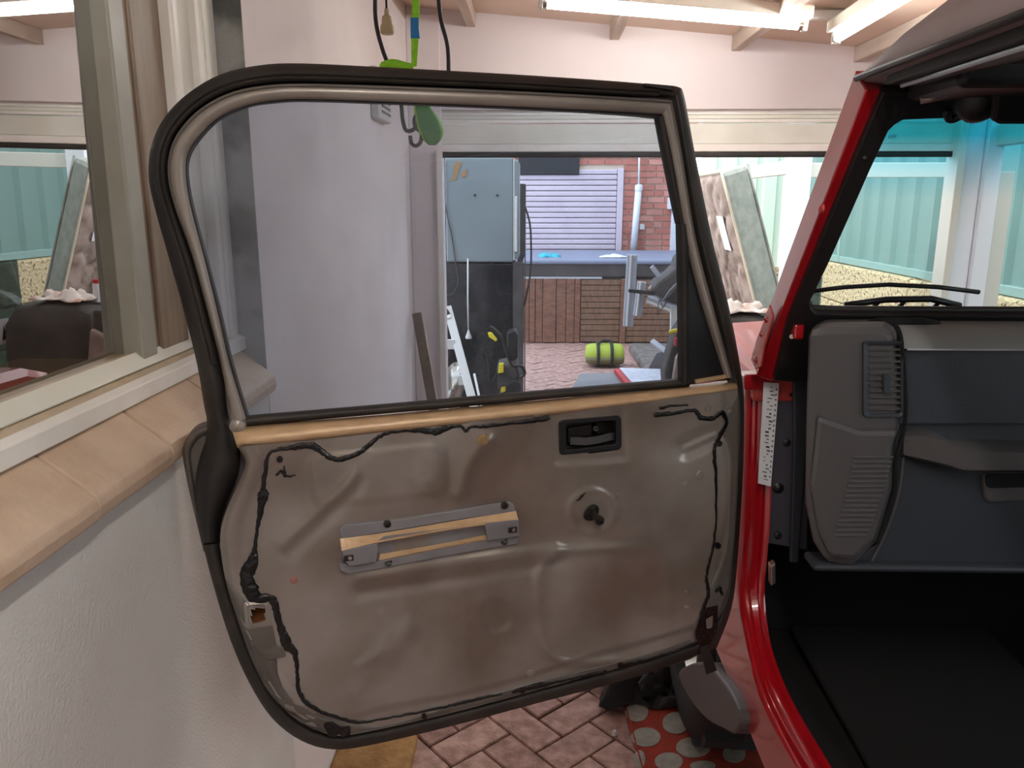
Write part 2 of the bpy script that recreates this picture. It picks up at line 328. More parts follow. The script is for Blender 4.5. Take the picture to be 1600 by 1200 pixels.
tag(box('wall_left_rear', (-.95, -.66), (-3, y0w-.1), (1.255, 2.42), 'upper', bevel=0), 'white wall behind the viewer beside the house window', None, kind='structure')
sh = tag(box('window_board', (-1.02, -.77), (-1.2, 1.5), (1.33, 1.36), 'roomsh', bevel=.004), 'pine board along the inside of the house window', 'shelf')
for k, (a, b) in enumerate((((-.80, .3, 1.367), (-.84, 1.02, 1.367)), ((-.83, .25, 1.367), (-.88, .95, 1.367)))):
    tag(cyl('glass_rod', a, b, .006, 'alu'), ('pale metal rod nearest the pane on the pine window board', 'pale metal rod further from the pane on the pine window board')[k], 'rod', 'rods on the window board')

# floor
tag(box('floor', (-3, 6), (-3, 13), (-.12, -.022), 'floorbase', bevel=0), 'paved brick ground of the carport and yard', None, kind='structure')
floor = bpy.data.objects['floor']
U = .118
pv0 = None; far_v = []; far_f = []; cnt = 0
cells = []
for i in range(-90, 91):
    for j in range(-60, 61):
        ox, oy = i+2*j, i-2*j
        for hz in (0, 1):
            cx, cy = (ox+1, oy+.5) if hz == 0 else (ox+.5, oy+2)
            a = math.radians(42); X = U*(cx*math.cos(a)-cy*math.sin(a))+.1; Yv = U*(cx*math.sin(a)+cy*math.cos(a))+2.2
            if X < -.60 or X > 3.0 or Yv < -1.5 or Yv > 11.4: continue
            cells.append((X, Yv, a+(0 if hz == 0 else math.pi/2)))
near = sorted([c for c in cells if -.62 < c[0] < 1.0 and 1.35 < c[1]], key=lambda c: (c[0]-.1)**2*.6+(c[1]-2.2)**2)[:260]
ns = set(near)
for k, (X, Yv, a) in enumerate(near):
    z = random.uniform(-.003, .003)
    if pv0 is None:
        vs = [(sx*(U-.003), sy*(U/2-.003), zz) for zz in (-.055, 0) for sx, sy in ((-1, -1), (1, -1), (1, 1), (-1, 1))]
        pv0 = mesh('paver', vs, BF, PAV[0], floor, bevel=.004); pv0.location = (X, Yv, z-.055); pv0.rotation_euler = (0, 0, a)
    else:
        o = share(pv0, 'paver', (X, Yv, z-.055), (random.uniform(-.008, .008), random.uniform(-.008, .008), a), floor, PAV[random.randrange(3)])
        bv = o.modifiers.new('bevel', 'BEVEL'); bv.width = .004; bv.segments = 1
for X, Yv, a in cells:
    if (X, Yv, a) in ns: continue
    z = random.uniform(-.003, .003); b = len(far_v); c_, s_ = math.cos(a), math.sin(a)
    for zz in (-.05, z):
        for sx, sy in ((-1, -1), (1, -1), (1, 1), (-1, 1)):
            lx, ly = sx*(U-.003), sy*(U/2-.003); far_v.append((X+lx*c_-ly*s_, Yv+lx*s_+ly*c_, zz))
    far_f += [tuple(b+q for q in f) for f in BF[1:]]
pf = mesh('pavers_field', far_v, far_f, PAV[0], floor, recalc=False); pf['kind'] = 'stuff'
for k, (px, py) in enumerate(((575, 1185),)):
    for q in range(4):
        tag(box('edging_stone', (-.598, -.36), (1.50+q*.225, 1.72+q*.225), (-.05, .028), 'ochre', bevel=.012),
            ['yellow sandstone edging block at the wall foot, nearest the viewer', 'yellow sandstone edging block at the wall foot, second from the viewer',
             'yellow sandstone edging block at the wall foot, under the door corner', 'yellow sandstone edging block at the wall foot, furthest from the viewer'][q], 'stone', 'edging stones along the wall')

# ceiling and rafters
tag(mesh('ceiling', [(-1, -3, cz(-1)), (2.25, -3, cz(2.25)), (2.25, YL+.09, cz(2.25)), (-1, YL+.09, cz(-1)), (-1, -3, cz(-1)+.08), (2.25, -3, cz(2.25)+.08), (2.25, YL+.09, cz(2.25)+.08), (-1, YL+.09, cz(-1)+.08)], BF, 'ceil'),
    'warm cream ceiling lining of the carport', None, kind='structure')
for k, x in enumerate((-.62, -.30, .36, .92, 1.48, 2.04)):
    d = .065
    tag(mesh('trim_rafter', [(x-.022, -3, cz(x)-d), (x+.022, -3, cz(x)-d), (x+.022, YL, cz(x)-d), (x-.022, YL, cz(x)-d), (x-.022, -3, cz(x)), (x+.022, -3, cz(x)), (x+.022, YL, cz(x)), (x-.022, YL, cz(x))], BF, 'rafter', bevel=.003),
        'painted ceiling rafter, number %d from the house wall' % (k+1), None, kind='structure')
# front wall (lintel) above the roller door
tag(mesh('wall_front', [(-.62, YL, 2.085), (2.12, YL, 2.085), (2.12, YL, cz(2.12)), (-.62, YL, cz(-.62)), (-.62, YL+.09, 2.085), (2.12, YL+.09, 2.085), (2.12, YL+.09, cz(2.12)), (-.62, YL+.09, cz(-.62))], BF, 'lintel'),
    'pinkish white board wall above the roller door', None, kind='structure')
# raised roller door
rd = thing('door_1', (.75, YL, 1.88), 'raised cream roller door under the white lintel board', None); rd['kind'] = 'structure'
prof = [(1.902, 2.0-.0), ]
for k, (z0, z1, yo, mm) in enumerate(((1.893, 1.928, -.006, 'white'), (1.930, 2.022, .012, 'cream'), (2.024, 2.040, .0, 'white'), (2.042, 2.060, .012, 'cream'), (2.062, 2.088, .03, 'white'))):
    box('slat', (-.47, 1.985), (YL+yo, YL+yo+.03), (z0, z1), mm, rd, bevel=.004)
def seg_digit(x, z, ch, w_=.007, h_=.014):
    on = {'1': 'bc', '2': 'abged'}[ch]; t_ = .0016
    R_ = {'a': (0, w_, h_, h_+t_), 'b': (w_, w_+t_, h_/2, h_), 'c': (w_, w_+t_, 0, h_/2), 'd': (0, w_, 0, t_), 'e': (0, t_, 0, h_/2), 'g': (0, w_, h_/2, h_/2+t_)}
    for k_ in on:
        a_ = R_[k_]; box('pencil_stroke', (x+a_[0], x+a_[1]), (YL+.0110, YL+.0122), (z+a_[2], z+a_[3]), 'ink', rd, bevel=0)
pn0 = onY(1386, 216, YL+.012)
for k_, ch in enumerate('1222'): seg_digit(pn0.x+k_*.011, pn0.z, ch)
box('bottom_seal', (-.47, 1.985), (YL-.004, YL+.03), (1.868, 1.892), 'rubber', rd, bevel=.006)
# jambs / posts of the roller opening
tag(box('trim_3', (-.60, -.445), (YL-.02, YL+.09), (0, 2.50), 'lintel', bevel=.005), 'white roller door jamb at the end of the rendered wall', None, kind='structure')
tag(box('trim_4', (-.47, -.44), (YL-.045, YL-.02), (0, 1.90), 'white', bevel=.005), 'narrow white guide strip on the roller door jamb', None, kind='structure')
pr = thing('trim_5', (2.07, YL+.05, 0), 'wide white steel post at the right end of the roller door', None); pr['kind'] = 'structure'
box('post_flange', (1.955, 1.99), (YL-.06, YL+.05), (0, cz(2)), 'cpost', pr, bevel=.003)
box('post_face', (1.99, 2.09), (YL-.02, YL+.08), (0, cz(2)), 'ppost', pr, bevel=.003)
box('post_face', (2.092, 2.165), (YL-.05, YL+.08), (0, cz(2)), 'ppost', pr, bevel=.003)
tag(box('trim_6', (2.185, 2.255), (YL-.01, YL+.04), (0, 1.80), 'cpost', bevel=.003), 'short off-white post right of the wide white post', None, kind='structure')
tag(box('trim_7', (2.12, 2.19), (YL-3.2, YL), (1.915, 2.01), 'cpost', bevel=.004), 'white side rail right of the wide post', None, kind='structure')
tag(box('trim_8', (2.10, 2.20), (-3, YL), (2.21, 2.29), 'cpost', bevel=.004), 'white roof beam on the open right side', None, kind='structure')
tag(box('wall_rear', (-.95, 2.7), (-3.1, -3.0), (0, 2.6), 'upper', bevel=0), 'white end wall behind the viewer', None, kind='structure')

# ================================================================== CEILING LIGHTS
def batten(name, a, b, label, tm='tube'):
    a = Vector(a); b = Vector(b); t = (b-a).normalized(); L = (b-a).length; s = t.cross(Vector((0, 0, 1))).normalized(); u = s.cross(t).normalized(); c = (a+b)/2
    r = thing(name, c, label, 'light', 'ceiling fluorescent lights')
    obox('housing', c+u*.045, (L/2+.03, .035, .022), 'cream', r, (t, s, u), .006)
    cyl('tube', a, b, .016, tm, r, 16)
    for e, sg in ((a, -1), (b, 1)):
        obox('lamp_holder', e+t*sg*.012+u*.012, (.009, .017, .032), 'vent', r, (t, s, u), .004)
        cyl('tube_cap', e-t*sg*.012, e+t*sg*.004, .0165, 'steel', r, 16)
    return r
A = onY(850, 6, 3.2); B = onY(1252, 40, 3.2)
batten('fluorescent_light', A, B, 'lit fluorescent batten across the ceiling above the car door')
A = onY(1308, 60, 3.25); B = onY(1478, -6, 2.35); B.z = A.z-.0
batten('fluorescent_light', A, B, 'lit fluorescent batten right of the other, pointing at the car roof')
batten('fluorescent_light', (.12, -.75, 2.40), (.12, .45, 2.40), 'lit warm fluorescent batten overhead, above and behind the viewer', 'tubew')
tag(tube('light_cord', cr([onY(1325, 20, 3.2), onY(1312, 30, 3.2), onY(1303, 45, 3.22), onY(1306, 55, 3.24)], 5), .004, 'white'), 'white light cord looping between the two battens', 'cord')
tag(box('conduit_box', (onY(1262, 20, 3.3).x, onY(1325, 20, 3.3).x), (3.28, 3.32), (onY(1262, 22, 3.3).z-.02, onY(1262, 22, 3.3).z+.012), 'vent', bevel=.004), 'white junction strip between the two ceiling lights', 'junction box')
tag(lathe('pull_toggle', onY(1372, 12, 2.9), (0, 0, -1), [(-.03, .004), (-.01, .006), (.0, .006), (.006, .003)], 'dial'), 'small dark pull toggle hanging by the right light', 'pull toggle')

# hanging strap, cables and bulb holder
YS = 2.3
def upc(px):
    q = onY(px, -40, YS); return Vector((q.x, YS, cz(q.x)-.003))
tag(tube('power_cable', cr([upc(586), onY(586, -40, YS), onY(587, 30, YS), onY(597, 75, YS), onY(612, 115, YS), onY(626, 160, YS), onY(629, 185, YS), onY(634, 203, YS), onY(645, 203, YS), onY(655, 190, YS)], 6), .0058, 'cable'), 'black cable hanging left of the lime strap', 'cable', 'hanging black cables')
tag(tube('power_cable', cr([upc(684), onY(684, -40, YS), onY(688, 25, YS), onY(699, 70, YS), onY(701, 112, YS), onY(700, 150, YS)], 6), .0058, 'cable'), 'black cable hanging right of the lime strap', 'cable', 'hanging black cables')
tag(tube('steel_hook', cr([onY(657, 176, YS), onY(648, 184, YS), onY(649, 198, YS), onY(658, 208, YS), onY(657, 222, YS), onY(650, 228, YS), onY(643, 224, YS), onY(641, 212, YS)], 6), .0055, 'cable'), 'black bent steel hook under the lime strap', 'hook')
ls = thing('bulb_holder', onY(606, 20, YS), 'ivory plastic plug hanging on a thin cord', 'plug')
tube('cord', [upc(603), onY(604, 18, YS)], .003, 'cable', ls)
lathe('body', onY(604, 14, YS), (0, 0, -1), [(0, .006), (.015, .007), (.02, .013), (.038, .015), (.042, .018), (.060, .019), (.064, .016)], 'bulb', ls)
st = thing('ratchet_strap', onY(650, 60, YS), 'lime green webbing strap with blue tape hanging from the ceiling', 'strap')
def strip(name, pts, wpx, th, m, p, yc):
    rings = []
    for x, y, hw in pts:
        a = onY(x-hw, y, yc); b = onY(x+hw, y, yc); o = Vector((0, th/2, 0)); rings.append([a-o, b-o, b+o, a+o])
    return loft(name, rings, m, p, smooth=False)
strip('webbing', [(650, -118, 6), (650, -40, 6), (649, 30, 6), (648, 70, 5.5), (647, 104, 4)], 6, .004, 'lime', st, YS)
strip('blue_tape', [(648, 28, 6.3), (648, 45, 6.3), (649, 60, 7)], 6, .008, 'blue', st, YS)
tube('top_loop', cr([onY(646, 106, YS), onY(635, 104, YS-.01), onY(615, 99, YS-.01), onY(600, 103, YS-.01), onY(602, 108, YS)], 5), [.012]*21, 'lime', st, flat=(0, 1, .6))
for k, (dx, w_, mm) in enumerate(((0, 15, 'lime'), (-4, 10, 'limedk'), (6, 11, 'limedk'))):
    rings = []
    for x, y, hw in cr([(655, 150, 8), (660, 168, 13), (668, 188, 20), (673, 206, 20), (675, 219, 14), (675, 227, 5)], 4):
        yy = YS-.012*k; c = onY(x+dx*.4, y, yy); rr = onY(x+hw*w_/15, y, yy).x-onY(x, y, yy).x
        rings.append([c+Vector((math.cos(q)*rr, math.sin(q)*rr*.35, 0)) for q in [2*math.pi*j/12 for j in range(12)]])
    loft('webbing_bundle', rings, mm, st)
# wall vent
vt = thing('wall_vent', (WX, 2.75, 2.05), 'small white louvred vent on the rendered wall', 'vent')
v0 = onX(583, 165, WX+.01); v1 = onX(604, 210, WX+.01)
box('frame', (WX, WX+.03), (v0.y, v1.y), (1.96, 2.14), 'vent', vt, bevel=.005)
for k in range(7): box('louvre', (WX+.02, WX+.034), (v0.y+.06, v1.y-.02), (1.985+k*.021, 1.993+k*.021), 'dial', vt, bevel=.001)

# ================================================================== CAR
car = thing('car', (1.14, 1.6, 0), 'red off-road car with its stripped front door hanging open', 'car')
# ---- door
door = subroot('door', (-.05, 1.33, .70), car)
DV = Vector(DN)
def band(name, prs, w0, bulge, back, m, p, closed=False, k=4, cs=7, wl=None):
    """lofted strip on the door plane between an outer and an inner pixel edge, bulging to the camera side"""
    P = cr([(a[0], a[1], b[0], b[1]) for a, b in prs], k, closed); rings = []
    for q in P:
        r = []
        for t in np.linspace(0, 1, cs):
            r.append(D(q[0]+(q[2]-q[0])*t, q[1]+(q[3]-q[1])*t, w0+bulge*math.sin(math.pi*t)))
        r.append(D(q[2], q[3], w0)-DV*back); r.append(D(q[0], q[1], w0)-DV*back)
        rings.append(r)
    return loft(name, rings, m, p, closed=closed, auto=50)
L_ = [((315, 848), (342, 848)), ((308, 800), (344, 815)), ((305, 755), (356, 780)), ((312, 715), (372, 738)), ((322, 685), (372, 708)), ((323, 655), (362, 672)), ((319, 635), (355, 645)),
      ((308, 570), (345, 570)), ((287, 485), (322, 480)), ((263, 400), (300, 400)), ((240, 318), (272, 320)), ((232, 272), (262, 270)), ((237, 225), (268, 228)),
      ((258, 182), (288, 194)), ((295, 145), (320, 165)), ((345, 116), (365, 143)), ((405, 102), (420, 133)), ((470, 99), (480, 131)), ((600, 105), (600, 134)), ((800, 116), (800, 142)), ((950, 126), (950, 150)), ((1035, 133), (1028, 153))]
TR_ = [((1035, 133), (1028, 153)), ((1060, 136), (1050, 155)), ((1069, 150), (1054, 166)), ((1084, 230), (1066, 240)), ((1112, 370), (1086, 372)), ((1139, 480), (1112, 470)), ((1158, 580), (1144, 585)),
       ((1163, 640), (1152, 640)), ((1160, 760), (1149, 760)), ((1152, 880), (1142, 880)), ((1143, 950), (1130, 942)), ((1120, 1012), (1098, 996))]
B_ = [((1120, 1012), (1098, 996)), ((1000, 1056), (1000, 1030)), ((850, 1096), (850, 1072)), ((700, 1136), (700, 1112)), ((580, 1164), (570, 1141)), ((520, 1171), (520, 1146)), ((470, 1157), (480, 1131)),
      ((425, 1122), (446, 1101)), ((390, 1068), (416, 1056)), ((360, 1000), (387, 990)), ((335, 920), (361, 920)), ((317, 852), (342, 848))]
band('weatherstrip', L_, -.012, .022, .028, 'rubber', door)
band('weatherstrip', TR_, -.012, .016, .028, 'rubber2', door)
band('weatherstrip', B_, -.014, .014, .030, 'rubber2', door)
band('seal_ridge', [((a[0]*.45+b[0]*.55, a[1]*.45+b[1]*.55), (a[0]*.12+b[0]*.88, a[1]*.12+b[1]*.88)) for a, b in L_[7:]], -.006, .020, .012, 'rubber2', door)
band('seal_ridge', [((a[0]*.5+b[0]*.5, a[1]*.5+b[1]*.5), (a[0]*.2+b[0]*.8, a[1]*.2+b[1]*.8)) for a, b in TR_[:8]], -.006, .016, .012, 'rubber2', door)
prism('seal_tab', [D(1008, 130, .008), D(1052, 134, .008), D(1052, 141, .008), D(1008, 134, .008)], -DV*.02, 'rubber', door)
FR_ = [((362, 660), (384, 655)), ((345, 570), (358, 570)), ((322, 480), (337, 480)), ((300, 400), (317, 400)), ((272, 320), (296, 320)), ((262, 270), (289, 270)), ((268, 228), (293, 238)), ((288, 194), (313, 209)),
       ((320, 165), (343, 182)), ((365, 143), (385, 164)), ((420, 133), (430, 156)), ((480, 131), (480, 154)), ((600, 134), (600, 158)), ((800, 142), (800, 166)), ((950, 150), (950, 173)), ((1050, 157), (1036, 178))]
FR2_ = [((1050, 157), (1036, 178)), ((1066, 240), (1051, 245)), ((1086, 365), (1073, 370)), ((1112, 470), (1099, 474)), ((1145, 590), (1136, 591))]
band('window_frame', FR_, .0, .006, .03, 'frame', door)
band('window_frame', FR2_, .0, .006, .03, 'frame', door)
band('frame_lip', [((a[0]*.93+b[0]*.07, a[1]*.93+b[1]*.07), (a[0]*.80+b[0]*.20, a[1]*.80+b[1]*.20)) for a, b in FR_[4:]], .002, .006, .01, 'frame', door)
band('glass_channel', [((384, 660), (389, 658)), ((358, 570), (363, 570)), ((337, 480), (342, 480)), ((317, 400), (321, 400)), ((296, 320), (300, 320)), ((288, 268), (292, 268)), ((293, 236), (297, 239)), ((313, 207), (316, 211)), ((343, 180), (345, 184)),
     ((385, 162), (386, 166)), ((430, 155), (431, 159)), ((480, 153), (480, 157)), ((600, 157), (600, 161)), ((800, 165), (800, 169)), ((950, 172), (950, 177)), ((1036, 178), (1030, 184))], -.006, .0, .02, 'rubber', door)
band('glass_channel', [((1043, 176), (1029, 184)), ((1052, 245), (1041, 247)), ((1076, 350), (1062, 350))], -.004, .004, .02, 'rubber', door)
band('glass_channel', [((1076, 350), (1063, 350)), ((1076, 470), (1065, 470)), ((1077, 600), (1066, 602))], -.002, .005, .02, 'rubber', door)
prism('quarter_panel', [D(x, y, -.008) for x, y in ((1073, 345), (1084, 372), (1100, 430), (1117, 500), (1141, 594), (1070, 602))], -DV*.012, 'blackp', door, bevel=.002)
prism('quarter_ledge', [D(x, y, .0) for x, y in ((1088, 594), (1137, 586), (1136, 592), (1088, 600))], -DV*.01, 'sand', door, bevel=.002)
gp = [(445, 150), (384, 158), (338, 178), (306, 205), (284, 245), (284, 275), (292, 320), (313, 400), (333, 480), (354, 570), (380, 662), (1072, 606), (1072, 345), (1046, 245), (1034, 176), (800, 160), (600, 152)]
mesh('window_glass', [D(x, y, -.017) for x, y in gp]+[D(x, y, -.017)-DV*.004 for x, y in gp], [tuple(range(len(gp))), tuple(range(2*len(gp)-1, len(gp)-1, -1))], 'glass', door, recalc=False)
band('belt_seal', [((383, 652), (385, 666)), ((550, 638), (550, 651)), ((800, 616), (800, 629)), ((1078, 592), (1078, 603))], -.010, .006, .012, 'rubber2', door)
# sanded ledge under the glass: slopes out to the camera as it falls
def strip3(name, rows, m, p, smooth=True, k=6):
    R_ = [cr(r, k) for r in rows]; n = len(R_[0]); vs = []; fs = []
    for r in R_: vs += [D(q[0], q[1], q[2]) for q in r]
    for i in range(len(rows)-1):
        for j in range(n-1): fs.append((i*n+j, i*n+j+1, (i+1)*n+j+1, (i+1)*n+j))
    o = mesh(name, vs, fs, m, p, smooth=smooth); s = o.modifiers.new('thick', 'SOLIDIFY'); s.thickness = .003; s.offset = 0; return o
strip3('belt_ledge', [[(362, 668, -.012), (600, 649, -.012), (850, 626, -.012), (1152, 597, -.012)], [(364, 677, .006), (600, 655, .006), (850, 632, .006), (1152, 601, .004)],
                      [(368, 690, .018), (600, 665, .018), (850, 640, .017), (1152, 606, .010)], [(371, 699, .016), (600, 674, .016), (850, 648, .015), (1152, 610, .010)]], 'sand', door)
lathe('weld_bead', D(371, 664, -.004), DN, [(0, .013), (.008, .012), (.013, .006), (.014, .001)], 'frame', door)
# pressed inner panel as a height field
TOP = [(371, 698), (500, 686), (650, 669), (800, 652), (900, 642), (1000, 629), (1152, 609)]
LEFT = [(371, 698), (384, 722), (374, 752), (353, 800), (344, 840), (351, 900), (370, 965), (395, 1035), (425, 1088), (470, 1130)]
BOT = [(470, 1130), (515, 1148), (560, 1146), (700, 1115), (850, 1075), (1000, 1034), (1100, 1000)]
RIGHT = [(1152, 609), (1157, 650), (1153, 760), (1146, 870), (1136, 940), (1100, 1000)]
def resamp(pl, n):
    P = np.array(cr(pl, 8)); d = np.r_[0, np.cumsum(np.linalg.norm(np.diff(P, axis=0), axis=1))]; t = np.linspace(0, d[-1], n)
    return np.c_[np.interp(t, d, P[:, 0]), np.interp(t, d, P[:, 1])]
NU, NV = 200, 130
tp, bt, lf, rt = resamp(TOP, NU), resamp(BOT, NU), resamp(LEFT, NV), resamp(RIGHT, NV)
u = np.linspace(0, 1, NU)[:, None, None]; v = np.linspace(0, 1, NV)[None, :, None]
G = (1-v)*tp[:, None]+v*bt[:, None]+(1-u)*lf[None]+u*rt[None]-((1-u)*(1-v)*tp[0]+u*(1-v)*tp[-1]+(1-u)*v*bt[0]+u*v*bt[-1])
PXg, PYg = G[..., 0], G[..., 1]
bd = np.concatenate([tp, bt, lf, rt])
def sst(a, b, x): t = np.clip((x-a)/(b-a), 0, 1); return t*t*(3-2*t)
def segd(x, y, pl):
    dm = np.full(np.shape(x), 1e9)
    for (x0, y0), (x1, y1) in zip(pl[:-1], pl[1:]):
        dx, dy = x1-x0, y1-y0; t = np.clip(((x-x0)*dx+(y-y0)*dy)/(dx*dx+dy*dy), 0, 1); dm = np.minimum(dm, np.hypot(x-x0-t*dx, y-y0-t*dy))
    return dm
def rbox(x, y, cx, cy, hx, hy, ang, r):
    c, s = math.cos(ang), math.sin(ang); X = (x-cx)*c+(y-cy)*s; Y = -(x-cx)*s+(y-cy)*c
    qx, qy = np.abs(X)-hx+r, np.abs(Y)-hy+r
    return np.hypot(np.maximum(qx, 0), np.maximum(qy, 0))+np.minimum(np.maximum(qx, qy), 0)-r
def hf(x, y):
    """offset of the pressed panel toward the viewer, in metres, at photo pixel (x, y) of the door plane"""
    x = np.asarray(x, float); y = np.asarray(y, float)
    dl = segd(x, y, [tuple(q) for q in LEFT]); db = segd(x, y, [tuple(q) for q in BOT]); dr = segd(x, y, [tuple(q) for q in RIGHT])
    h = .010*sst(0, 9, dl)-.006*sst(16, 34, dl)
    h = h*sst(0, 6, db)+.004*sst(22, 30, db+5*np.sin(x/55)) - .003*sst(0, 5, db)*(1-sst(22, 30, db))
    h = h+.004*sst(14, 24, dr+6*np.sin(y/38))
    h = h+.004*sst(8, -8, rbox(x, y, 590, 742, 105, 40, -.10, 20))*1.0          # embossed oblong upper left
    h = h-.005*np.exp(-(segd(x, y, [(455, 862), (500, 820), (555, 768), (562, 750)])/11)**2)
    h = h+.006*np.exp(-(segd(x, y, [(440, 850), (490, 806), (545, 757), (556, 742)])/9)**2)
    h = h+.007*np.exp(-(segd(x, y, [(560, 903), (700, 882), (868, 858)])/11)**2)-.005*np.exp(-(segd(x, y, [(560, 928), (700, 906), (872, 880)])/10)**2)
    h = h-.005*sst(30, 18, np.hypot(x-775, (y-962)))                             # round dimple
    lp = rbox(x, y, 945, 945, 102, 88, -.06, 50)
    h = h+.0045*np.exp(-(lp/7)**2)*sst(1010, 930, x)+.0015*np.exp(-(lp/8)**2)
    h = h+.006*np.exp(-(segd(x, y, [(640, 978), (605, 1020), (570, 1062), (560, 1085)])/16)**2)+.004*np.exp(-(segd(x, y, [(598, 960), (604, 990), (590, 1022), (560, 1040)])/8)**2)
    h = h+.008*np.exp(-(segd(x, y, [(720, 770), (728, 735), (745, 700), (760, 690)])/13)**2)
    h = h-.004*sst(4, -10, rbox(x, y, 922, 683, 60, 42, -.08, 10))                # pocket round the latch handle
    h = h+.005*np.exp(-((np.hypot(x-925, y-800)-0)/26)**2)+.003*np.exp(-((np.hypot(x-925, y-800)-34)/5)**2)
    h = h-.004*np.exp(-(rbox(x, y, 1095, 690, 36, 11, -.42, 6)/8)**2)*(rbox(x, y, 1095, 690, 36, 11, -.42, 6) > -8)-.0035*sst(2, -5, rbox(x, y, 1095, 690, 36, 11, -.42, 6))
    h = h+.0022*np.sin(x/61+1.3)*np.sin(y/47+.6)+.0014*np.sin(x/27+y/39)
    return .004+h
Hh = hf(PXg, PYg)
vs = [D(PXg[i, j], PYg[i, j], Hh[i, j]) for i in range(NU) for j in range(NV)]
fs = [(i*NV+j, (i+1)*NV+j, (i+1)*NV+j+1, i*NV+j+1) for i in range(NU-1) for j in range(NV-1)
      if not (877 < PXg[i, j] < 967 and 655-(PXg[i, j]-922)*.08 < PYg[i, j] < 706-(PXg[i, j]-922)*.08)
      and not (390 < PXg[i, j] < 411 and 949 < PYg[i, j] < 972)]
mesh('inner_panel', vs, fs, 'metal', door, smooth=True, recalc=False)
# outer shell of the lower door
ol = cr([(324, 664), (303, 672), (288, 692), (286, 715), (293, 755), (303, 800), (318, 862), (338, 930), (362, 1002), (392, 1070), (428, 1124), (472, 1158), (520, 1171), (580, 1164), (700, 1136), (850, 1096), (1000, 1056), (1100, 1020), (1138, 950), (1150, 860), (1156, 740), (1158, 620)], 4)
ol = [(q[0], q[1]) for q in ol]+[(1154, 600), (850, 632), (600, 655), (372, 674)]
prism('door_skin', [D(x, y, -.034) for x, y in ol], -DV*.035, 'metal2', door, bevel=.006, auto=40)
band('skin_flange', [((324, 664), (330, 676)), ((303, 672), (312, 684)), ((288, 692), (300, 700)), ((286, 715), (298, 718)), ((293, 755), (304, 757)), ((303, 800), (312, 802)), ((318, 862), (326, 862))], -.032, .006, .006, 'metal2', door)
band('edge_fold', [((342, 850), (350, 848)), ((361, 920), (369, 918)), ((387, 990), (395, 986)), ((416, 1056), (424, 1050)), ((446, 1101), (453, 1094)), ((480, 1131), (485, 1123)), ((520, 1146), (521, 1138))], .002, .006, .008, 'metal2', door)
# lower rim plate (darker) with scalloped inner edge
def onp(x, y, o=0.0): return D(x, y, float(hf(x, y))+o)
def plate(name, px, o, th, m, p, bevel=.001):
    return prism(name, [onp(x, y, o) for x, y in px], -DV*th, m, p, bevel=bevel)
def rim(name, outer, inner, m, o=.0012):
    n = 40; A = resamp(outer, n); B = resamp(inner, n); vs = []; fs = []; K = 5
    for i in range(n):
        for j in range(K):
            q = A[i]+(B[i]-A[i])*j/(K-1); vs.append(onp(q[0], q[1], o))
    fs = [(i*K+j, (i+1)*K+j, (i+1)*K+j+1, i*K+j+1) for i in range(n-1) for j in range(K-1)]
    ob = mesh(name, vs, fs, m, door, smooth=True); s = ob.modifiers.new('thick', 'SOLIDIFY'); s.thickness = .0015; s.offset = -1
rim('rim_plate', [(352, 905), (370, 965), (395, 1035), (425, 1088), (470, 1130), (515, 1147), (560, 1145), (700, 1114), (850, 1074), (1000, 1033), (1098, 1000)],
    [(384, 940), (392, 985), (432, 1030), (434, 1052), (448, 1084), (482, 1112), (530, 1128), (600, 1135), (700, 1106), (850, 1062), (1000, 1026), (1092, 992)], 'metal2')
rim('rim_plate', [(1152, 612), (1157, 650), (1153, 760), (1146, 870), (1136, 938), (1102, 998)], [(1146, 628), (1128, 668), (1140, 715), (1134, 850), (1112, 912), (1086, 975)], 'metal2')
# butyl sealant beads
def bead(px, wpx, name='sealant_bead'):
    P = cr([(x, y, w_) for (x, y), w_ in zip(px, wpx)], 6)
    pts = [onp(q[0]+random.uniform(-.8, .8), q[1]+random.uniform(-.8, .8), .0015) for q in P]; rr = [max(.0012, q[2]*.00105*random.uniform(.85, 1.15)/2) for q in P]
    return tube(name, pts, rr, 'tar', door, 8, flat=tuple(DN))
bead([(858, 652), (835, 657), (800, 661), (760, 666), (735, 668), (728, 674), (720, 666), (700, 668), (680, 675), (650, 672), (615, 675), (592, 683), (575, 697), (560, 708), (530, 718), (512, 712), (500, 703), (485, 696), (460, 699), (432, 703), (419, 712), (414, 740), (410, 768)],
     [9, 9, 5, 6, 4, 6, 4, 9, 11, 8, 5, 6, 7, 8, 8, 9, 10, 10, 9, 5, 5, 7, 8])
bead([(410, 766), (411, 774), (409, 786), (403, 820), (399, 850), (397, 868), (394, 880)], [12, 17, 12, 6, 6, 10, 18])
bead([(396, 868), (393, 882), (384, 902), (392, 925), (402, 937), (420, 934), (430, 945), (434, 966), (442, 990), (449, 1008), (461, 1022), (464, 1050), (466, 1074), (476, 1096), (500, 1112)], [14, 20, 24, 26, 20, 13, 12, 10, 14, 16, 10, 6, 7, 8, 7])
bead([(500, 1112), (530, 1122), (562, 1129), (600, 1123), (650, 1114), (700, 1104)], [7, 7, 6, 4, 5, 5])
bead([(700, 1103), (740, 1094), (785, 1084)], [5, 7, 4]); bead([(800, 1082), (840, 1072), (870, 1066), (905, 1058), (948, 1049)], [6, 12, 7, 6, 8])
bead([(968, 1042), (980, 1038), (1020, 1028), (1060, 1016), (1088, 1005)], [8, 9, 5, 4, 6])
bead([(1022, 648), (1050, 646), (1084, 641), (1095, 652), (1112, 654), (1128, 645), (1134, 662), (1122, 686), (1116, 705), (1118, 740), (1119, 800), (1115, 850), (1108, 878), (1104, 905), (1107, 928), (1100, 948), (1094, 975), (1088, 990)],
     [8, 7, 6, 9, 8, 8, 8, 9, 7, 6, 4, 5, 6, 6, 8, 9, 12, 8])
